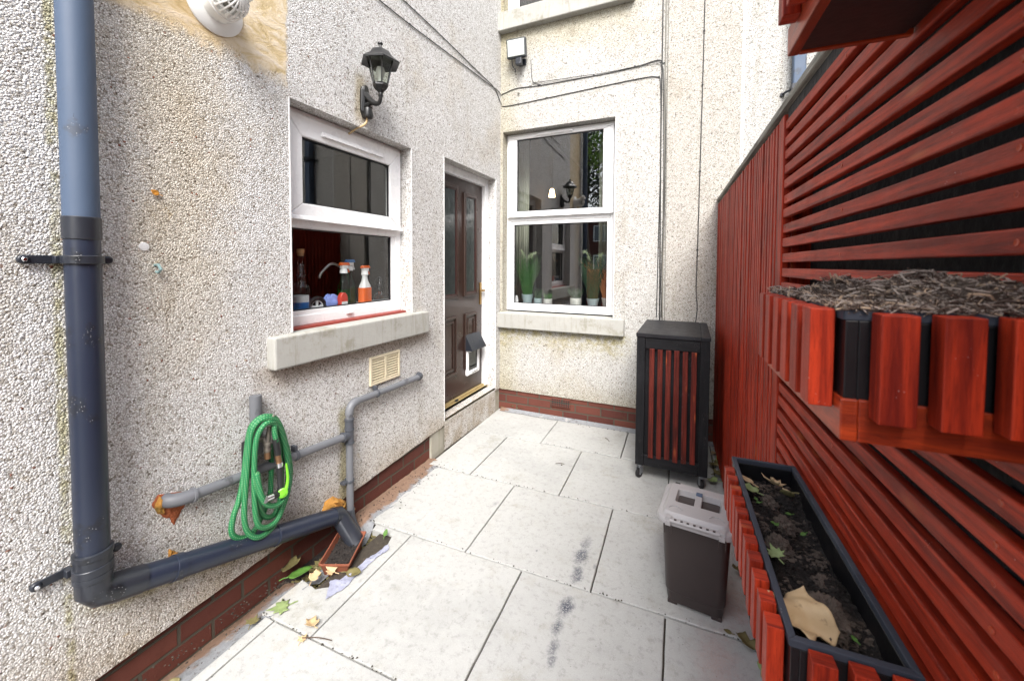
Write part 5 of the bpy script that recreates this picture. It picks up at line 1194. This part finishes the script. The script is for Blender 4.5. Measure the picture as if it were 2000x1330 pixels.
# ------------------------------------------------------------------ things on the kitchen window ledge
XK = -1.812; ZK = 1.1355
def at_ledge(u): p = LW(u, 600, XK); return p.y
KG = 'bottles on the kitchen window ledge'
y = at_ledge(583); o = empty('glass_decanter', 'clear ringed glass decanter with cork on the kitchen window ledge', 'bottle', (XK+.02, y, ZK))
m = MB(); m.lathe([(.040, 0), (.043, .008), (.042, .120), (.036, .135), (.020, .155), (.018, .170), (.026, .182), (.017, .196), (.024, .208), (.016, .222), (.021, .232), (.014, .245), (.014, .290), (.018, .296)], n=28); m.build('bottle', 'glass_clear', o)
m = MB(); m.lathe([(.037, .006), (.037, .05), (0, .05)], n=24); m.build('salts', 'blue_p', o); m = MB(); m.lathe([(.013, .282), (.017, .300), (.018, .318), (0, .318)], n=16); m.build('stopper', 'cork', o)
m = MB(); m.lathe([(.0365, .0505), (.0365, .085), (0, .085)], n=24); m.build('label_band', 'white_p', o)
y = at_ledge(612); o = empty('toy_wheel', 'black tyred wheel with pale spokes on the kitchen window ledge', 'wheel', (XK+.015, y+.01, ZK+.012))
m = MB(); m.tube([(0, .050*math.cos(2*math.pi*k/32), .050*math.sin(2*math.pi*k/32)) for k in range(33)], .012, 12, caps=False); m.build('tyre', 'rubber', o)
m = MB(); m.tube([(0, .037*math.cos(2*math.pi*k/28), .037*math.sin(2*math.pi*k/28)) for k in range(29)], .003, 8, caps=False); m.lathe([(.010, -.008), (.010, .008)], axis=(1, 0, 0), n=14)
for k in range(5): a = R(90+72*k); m.box((0, .022*math.cos(a), .022*math.sin(a)), (.006, .034, .012), Matrix.Rotation(a, 4, 'X'))
m.build('rim', 'white_p', o)
y = at_ledge(643); m = MB(); rings = []
for i in range(1, 14):
    a = math.pi*i/14; rings.append([Vector((XK+.01, y, ZK+.036))+Vector((.028*math.sin(a)*math.cos(b), .052*math.sin(a)*math.sin(b), .040*math.cos(a)))*(1+.28*noise.noise(Vector((math.cos(b)*2, math.sin(b)*2, a*1.4)))) for b in [2*math.pi*j/26 for j in range(26)]])
m.loft(rings[::-1]); tag(m.build('folded_cloth', 'cloth', None), 'bunched light blue cloth on the kitchen window ledge', 'cloth')
def spray(u, xo, label, body, head, trig, h=.20, w_=.036, neck=.017, liquid=None, band=None):
    y = at_ledge(u); o = empty('spray_bottle', label, 'bottle', (XK+xo, y, ZK), (0, 0, R(8)), KG)
    S_ = h/.20; m = MB(); prof = [(0, w_*1.0), (.004, w_*1.04), (.070, w_*1.04), (.105, w_*.82), (.130, w_*.55), (.150, neck), (.170, neck)]
    rings = [rrect(0, 0, z*S_, .045 if z < .1 else max(.026, 2*ww*.7), 2*ww, min(.012, ww*.6), 4) for z, ww in prof]; m.loft(rings); m.build('body', body, o, sharp=50)
    if liquid: m = MB(); m.loft([rrect(0, 0, z*S_, .038, 2*w_*.92, .010, 4) for z in (.003, .085)]); m.build('liquid', liquid, o)
    if band: m = MB(); m.loft([rrect(0, 0, z*S_, .0464, 2*w_*1.04+.0014, .0125, 4) for z in (.004, band)], cap0=False, cap1=False); m.build('sleeve', 'orange', o)
    m = MB(); m.lathe([(neck+.003, 0), (neck+.004, .002), (neck+.003, .020), (neck-.003, .028)], (0, 0, .166*S_), n=18); m.box((0, .004, .198*S_), (.020, .050, .020)); m.build('pump', 'white_p' if head == 'orange' else trig, o, bevel=.003)
    m = MB(); m.box((0, .006, .214*S_), (.024, .078, .017), taper=.8); m.build('head', head, o, bevel=.004)
    m = MB(); m.tube([(0, .030, .206*S_), (0, .033, .190*S_), (0, .043, .172*S_)], .0048, 8); m.build('trigger', trig, o)
    return o
spray(672, .0, 'green tinted spray bottle with orange trigger behind the red bottle', 'glass_green', 'orange', 'orange', h=.228, w_=.040, liquid=plain('green_liquid', (.01, .16, .07), .2))
spray(694, -.045, 'green spray bottle with blue and white trigger between the orange ones', 'glass_green', 'blue_p', 'white_p', h=.245, w_=.038, liquid=plain('green_liquid', (.01, .14, .06), .2))
spray(713, .0, 'white and orange spray bottle at the right of the kitchen ledge', 'white_p', 'orange', 'orange', h=.212, w_=.040, band=.095)
y = at_ledge(664); o = empty('red_bottle', 'short red bottle with white label at the foot of the green spray bottle', 'bottle', (XK+.045, y-.022, ZK), group=KG)
m = MB(); m.loft([rrect(0, 0, z, .03, w_, .008, 4) for z, w_ in ((0, .052), (.055, .055), (.070, .045), (.080, .025), (.084, .020))]); m.build('body', 'red_p', o, sharp=50); m = MB(); m.box((.0155, 0, .022), (.002, .040, .026)); m.build('label', 'white_p', o)
a, b, c_ = LW(624, 540, -2.0), LW(650, 515, -2.0), LW(676, 530, -2.0)
m = MB(); base = Vector((-2.0, c_.y+.01, 1.08)); m.tube(spline([base, Vector((-2.0, c_.y+.01, c_.z-.03)), c_, b, a.lerp(b, .35)+Vector((0, -.012, .004)), a, a-Vector((0, 0, .012))], 7), .0085, 10); tag(m.build('kitchen_tap', 'steel', None), 'curved steel swan neck tap seen behind the spray bottles', 'tap')
y = at_ledge(737); o = empty('glass_jar', 'clear faceted glass ornament at the right end of the kitchen ledge', 'ornament', (XK+.02, y, ZK)); m = MB(); m.lathe([(.036, 0), (.040, .02), (.034, .05), (.012, .065), (.016, .085), (.010, .10), (.020, .115), (.014, .13), (.022, .145), (.006, .165)], n=10); m.build('ornament', 'glass_clear', o)
m = MB(); m.lathe([(.013, 0), (.013, .018), (.004, .022)], (0, 0, .052), n=12); m.build('knob', 'chrome', o)

# ------------------------------------------------------------------ potted grasses behind the tall window
ZS = .9905; YS = YB+.245
def bx(u): return BW(u, 590, YS).x
PG = 'potted grasses behind the tall window'
def pot(u, yo, r, h, label, pm, gm, gh, n, spread=.35, plumes=0, shape='cone', arch=.25):
    x = bx(u); o = empty('potted_grass', label, 'potted plant', (x, YS+yo, ZS), group=PG)
    m = MB()
    if shape == 'cone': m.lathe([(r*.68, 0), (r*.70, .004), (r, h), (r*.93, h), (r*.88, h*.86), (0, h*.86)], n=28)
    else: m.lathe([(r*.92, 0), (r, .006), (r, h), (r*.93, h), (r*.9, h*.88), (0, h*.88)], n=28)
    m.build('pot', pm, o)
    m = MB()
    for k in range(n):
        a = random.random()*6.28; rr = r*.75*math.sqrt(random.random()); b = Vector((rr*math.cos(a), rr*math.sin(a), h*.85)); L = gh*random.uniform(.55, 1.0); sp2 = spread*random.random()
        a2 = a+random.gauss(0, .7); d = Vector((math.cos(a2)*sp2, math.sin(a2)*sp2*.4, 1)).normalized()
        P = [b, b+d*L*.45, b+d*L*.8+Vector((math.cos(a2)*L*arch*.3, 0, -.01)), b+d*L+Vector((math.cos(a2)*L*arch*.7*random.random(), 0, -L*arch*.25*random.random()))]
        if any((x+q.x) < -1.60 or (x+q.x) > -.40 or q.y < -.09-yo*.0 for q in P): continue
        m.tube(spline(P, 3), .0016, 3, rs=[.0022*(1-.8*i/9) for i in range(10)])
    m.build('grass', gm, o)
    if plumes:
        m = MB()
        for k in range(plumes):
            a = 2.4*k; b = Vector((.03*math.cos(a), .015*math.sin(a), h+gh*.78)); e = b+Vector((.075*math.cos(a*1.3+.6), .02*math.sin(a), gh*(.16+.06*math.sin(k*2))))
            mid = b.lerp(e, .5)+Vector((0, 0, .03))
            for _ in range(70):
                t = random.random(); p = b*(1-t)**2+mid*2*t*(1-t)+e*t*t; d = Vector((random.gauss(0, .5)+.3*math.cos(a), random.gauss(0, .25), random.gauss(-.1, .5))); m.tube([p, p+d*.022], .0009, 3)
        m.build('plume', 'plume', o)
    return o
pot(1030, .0, .058, .100, 'tall plumed grass in a pale blue pot at the left of the tall window', 'pot_blue', 'grass', .44, 200, .30, 3)
pot(1047, .05, .040, .06, 'small dark grass behind the tall left pot', 'pot_blue', 'grass_dark', .12, 70, .5, shape='cyl')
pot(1070, .0, .042, .062, 'short green tuft in a small dotted white pot', 'pot_dots', 'grass', .075, 90, .35, shape='cyl')
pot(1124, .0, .052, .080, 'bushy dark green plant in a white pot with blue glaze', 'pot_white', 'grass_dark', .12, 110, .7, shape='cyl')
pot(1158, -.01, .058, .082, 'tall dark grass in a pale blue tapered pot on the right', 'pot_blue', 'grass_dark', .44, 240, .22, 2)
pot(1184, .03, .050, .090, 'reddish dry grass in a pale pot at the right edge of the tall window', 'pot_white', 'grass_tan', .40, 170, .5, 2, arch=.6)
m = MB(); x = bx(1012); m.lathe([(.018, 0), (.020, .04), (.012, .075), (.010, .085)], (x, YS-.04, ZS), n=12); tag(m.build('figurine', 'white_p', None), 'small white ornament at the left end of the tall window ledge', 'ornament')
# curtains either side of the glass
def curtain(x0, x1, z0, z1, y, label):
    m = MB(); n = 40; vs = []; fs = []
    for i in range(n+1):
        x = x0+(x1-x0)*i/n; d = .014*math.sin(i*.9)+.004*math.sin(i*2.3)
        for z in (z0, z1): vs.append((x, y+d, z))
    for i in range(n): fs.append((2*i, 2*i+2, 2*i+3, 2*i+1))
    m.add(vs, fs, sm=True); o = m.build('curtain', 'curtain', None); s_ = o.modifiers.new('t', 'SOLIDIFY'); s_.thickness = .003; tag(o, label, 'curtain')
curtain(-1.665, -1.515, 1.0, 2.75, YS+.18, 'pale curtain at the left inside the tall window'); curtain(-.80, -.62, 1.25, 2.75, YS+.19, 'pale curtain at the right inside the tall window')
pn = BW(1078, 378, 4.75)
pl_ = empty('pendant_lamp', 'small lit pendant lamp inside the room behind the tall window', 'lamp', pn)
m = MB(); m.lathe([(.022, .055), (.034, 0), (.042, -.045), (.040, -.045), (.030, .0), (.018, .05)], n=20)
em = NT('lit_shade'); em.b.inputs['Emission Color'].default_value = (1, .62, .30, 1); em.b.inputs['Emission Strength'].default_value = 4.5; m.build('shade', em.done((.8, .6, .4), .5), pl_)
m = MB(); m.tube([(0, 0, .055), (0, 0, 3.0-pn.z)], .003, 6); m.build('flex', 'cable', pl_)

# ------------------------------------------------------------------ beyond: what the windows mirror
m = MB(); m.box((2.7, -3.5, 0), (3.0, 3.39, 4.6), lo_hi=True); nb = empty('neighbouring_house', 'rendered side of the neighbouring house beyond the fence', 'house', (2.7, 0, 0)); lp(m, 'wall', 'nbr', nb)
m = MB(); m.box((2.66, -3.7, 4.6), (3.4, 3.39, 4.75), lo_hi=True); lp(m, 'roof', 'roof_tile', nb)
hb_ = empty('brick_house', 'distant brick house with brown tiled roof behind the garden', 'house', (-7, -24, 0))
m = MB(); m.box((-14, -31, 0), (2, -24, 4.9), lo_hi=True); lp(m, 'wall', 'brick_x', hb_)
m = MB(); m.add([(-14.4, -23.7, 4.8), (2.4, -23.7, 4.8), (2.4, -27.5, 6.2), (-14.4, -27.5, 6.2), (2.4, -31.3, 4.8), (-14.4, -31.3, 4.8)], [(0, 1, 2, 3), (3, 2, 4, 5), (1, 4, 2), (0, 3, 5), (0, 5, 4, 1)]); lp(m, 'roof', 'roof_tile', hb_)
for x in (-9.2, -6.9, -4.4, -12):
    for z in (.9, 3.2):
        m = MB(); fr(m, lambda a, zz, d: Vector((a, -23.99+d, zz)), x, x+1.3, z, z+1.25, .08, .08, .08, .08, 0, .03); o = lp(m, 'window', 'upvc', hb_)
        m = MB(); m.box((x+.65, -23.985, z+.62), (1.15, .01, 1.1)); m.build('pane', 'dull_glass', o)
tr = empty('garden_tree', 'leafy garden tree with dark trunk mirrored in the tall window', 'tree', (-2.95, -5.2, 0))
m = MB(); m.tube(spline([(0, 0, -.04), (.03, .02, 1.4), (-.04, 0, 2.9), (.05, 0, 4.2), (0, .1, 6.2)], 5), .1, 12, rs=[.14-.10*i/20 for i in range(21)])
for k in range(12):
    a = k*2.4; z = 3.5+k*.22; p = Vector((0, 0, z)); d = Vector((math.cos(a), math.sin(a), .7)); m.tube(spline([p, p+d*.35, p+d*.75+Vector((0, 0, .15))], 4), .03, 6, rs=[.035-.003*i for i in range(9)])
m.build('trunk', 'tree_bark', tr)
def crown(cx, cz, n, rx, rz, mat, name, size=.07):
    m = MB()
    cl = [(random.gauss(0, .45)*rx, random.gauss(0, .45)*rx, cz+random.uniform(-1, 1)*rz) for _ in range(26)]
    for _ in range(n):
        c = random.choice(cl); p = Vector(c)+Vector((random.gauss(cx, .22), random.gauss(0, .22), random.gauss(0, .22)))
        a = Vector((random.gauss(0, 1), random.gauss(0, 1), random.gauss(0, 1))).normalized(); b = a.cross(Vector((random.gauss(0, 1), random.gauss(0, 1), 1))).normalized(); s_ = size*random.uniform(.6, 1.3)
        m.add([p-a*s_, p+b*s_*.45, p+a*s_, p-b*s_*.45], [(0, 1, 2, 3)])
    m.build(name, mat, tr)
crown(0, 5.0, 3200, .9, 1.5, 'tree_leaf', 'crown'); 
tr2 = empty('bright_shrub', 'bright green leafy shrub tree nearer the yard', 'tree', (-1.98, -2.6, 0)); tr_old = tr; tr = tr2
m = MB(); m.tube(spline([(0, 0, -.04), (.02, 0, 1.4), (.03, 0, 3.2)], 5), .03, 8, rs=[.05-.003*i for i in range(11)]); m.build('trunk', 'tree_bark', tr2)
crown(.05, 4.35, 700, .35, .45, 'tree_leaf2', 'crown', .06)
gf = empty('garden_wall', 'low red boarded fence closing the garden behind the camera', 'fence', (-4, -3.6, 0))
m = MB()
for k in range(42): m.box((-6.0+k*.125, -3.6, .62), (.118, .02, 1.30))
lp(m, 'boards', 'red_v', gf); m = MB(); m.box((-3.4, -3.63, .3), (5.3, .03, .08)); m.box((-3.4, -3.63, 1.0), (5.3, .03, .08)); lp(m, 'rail', 'red_v', gf)
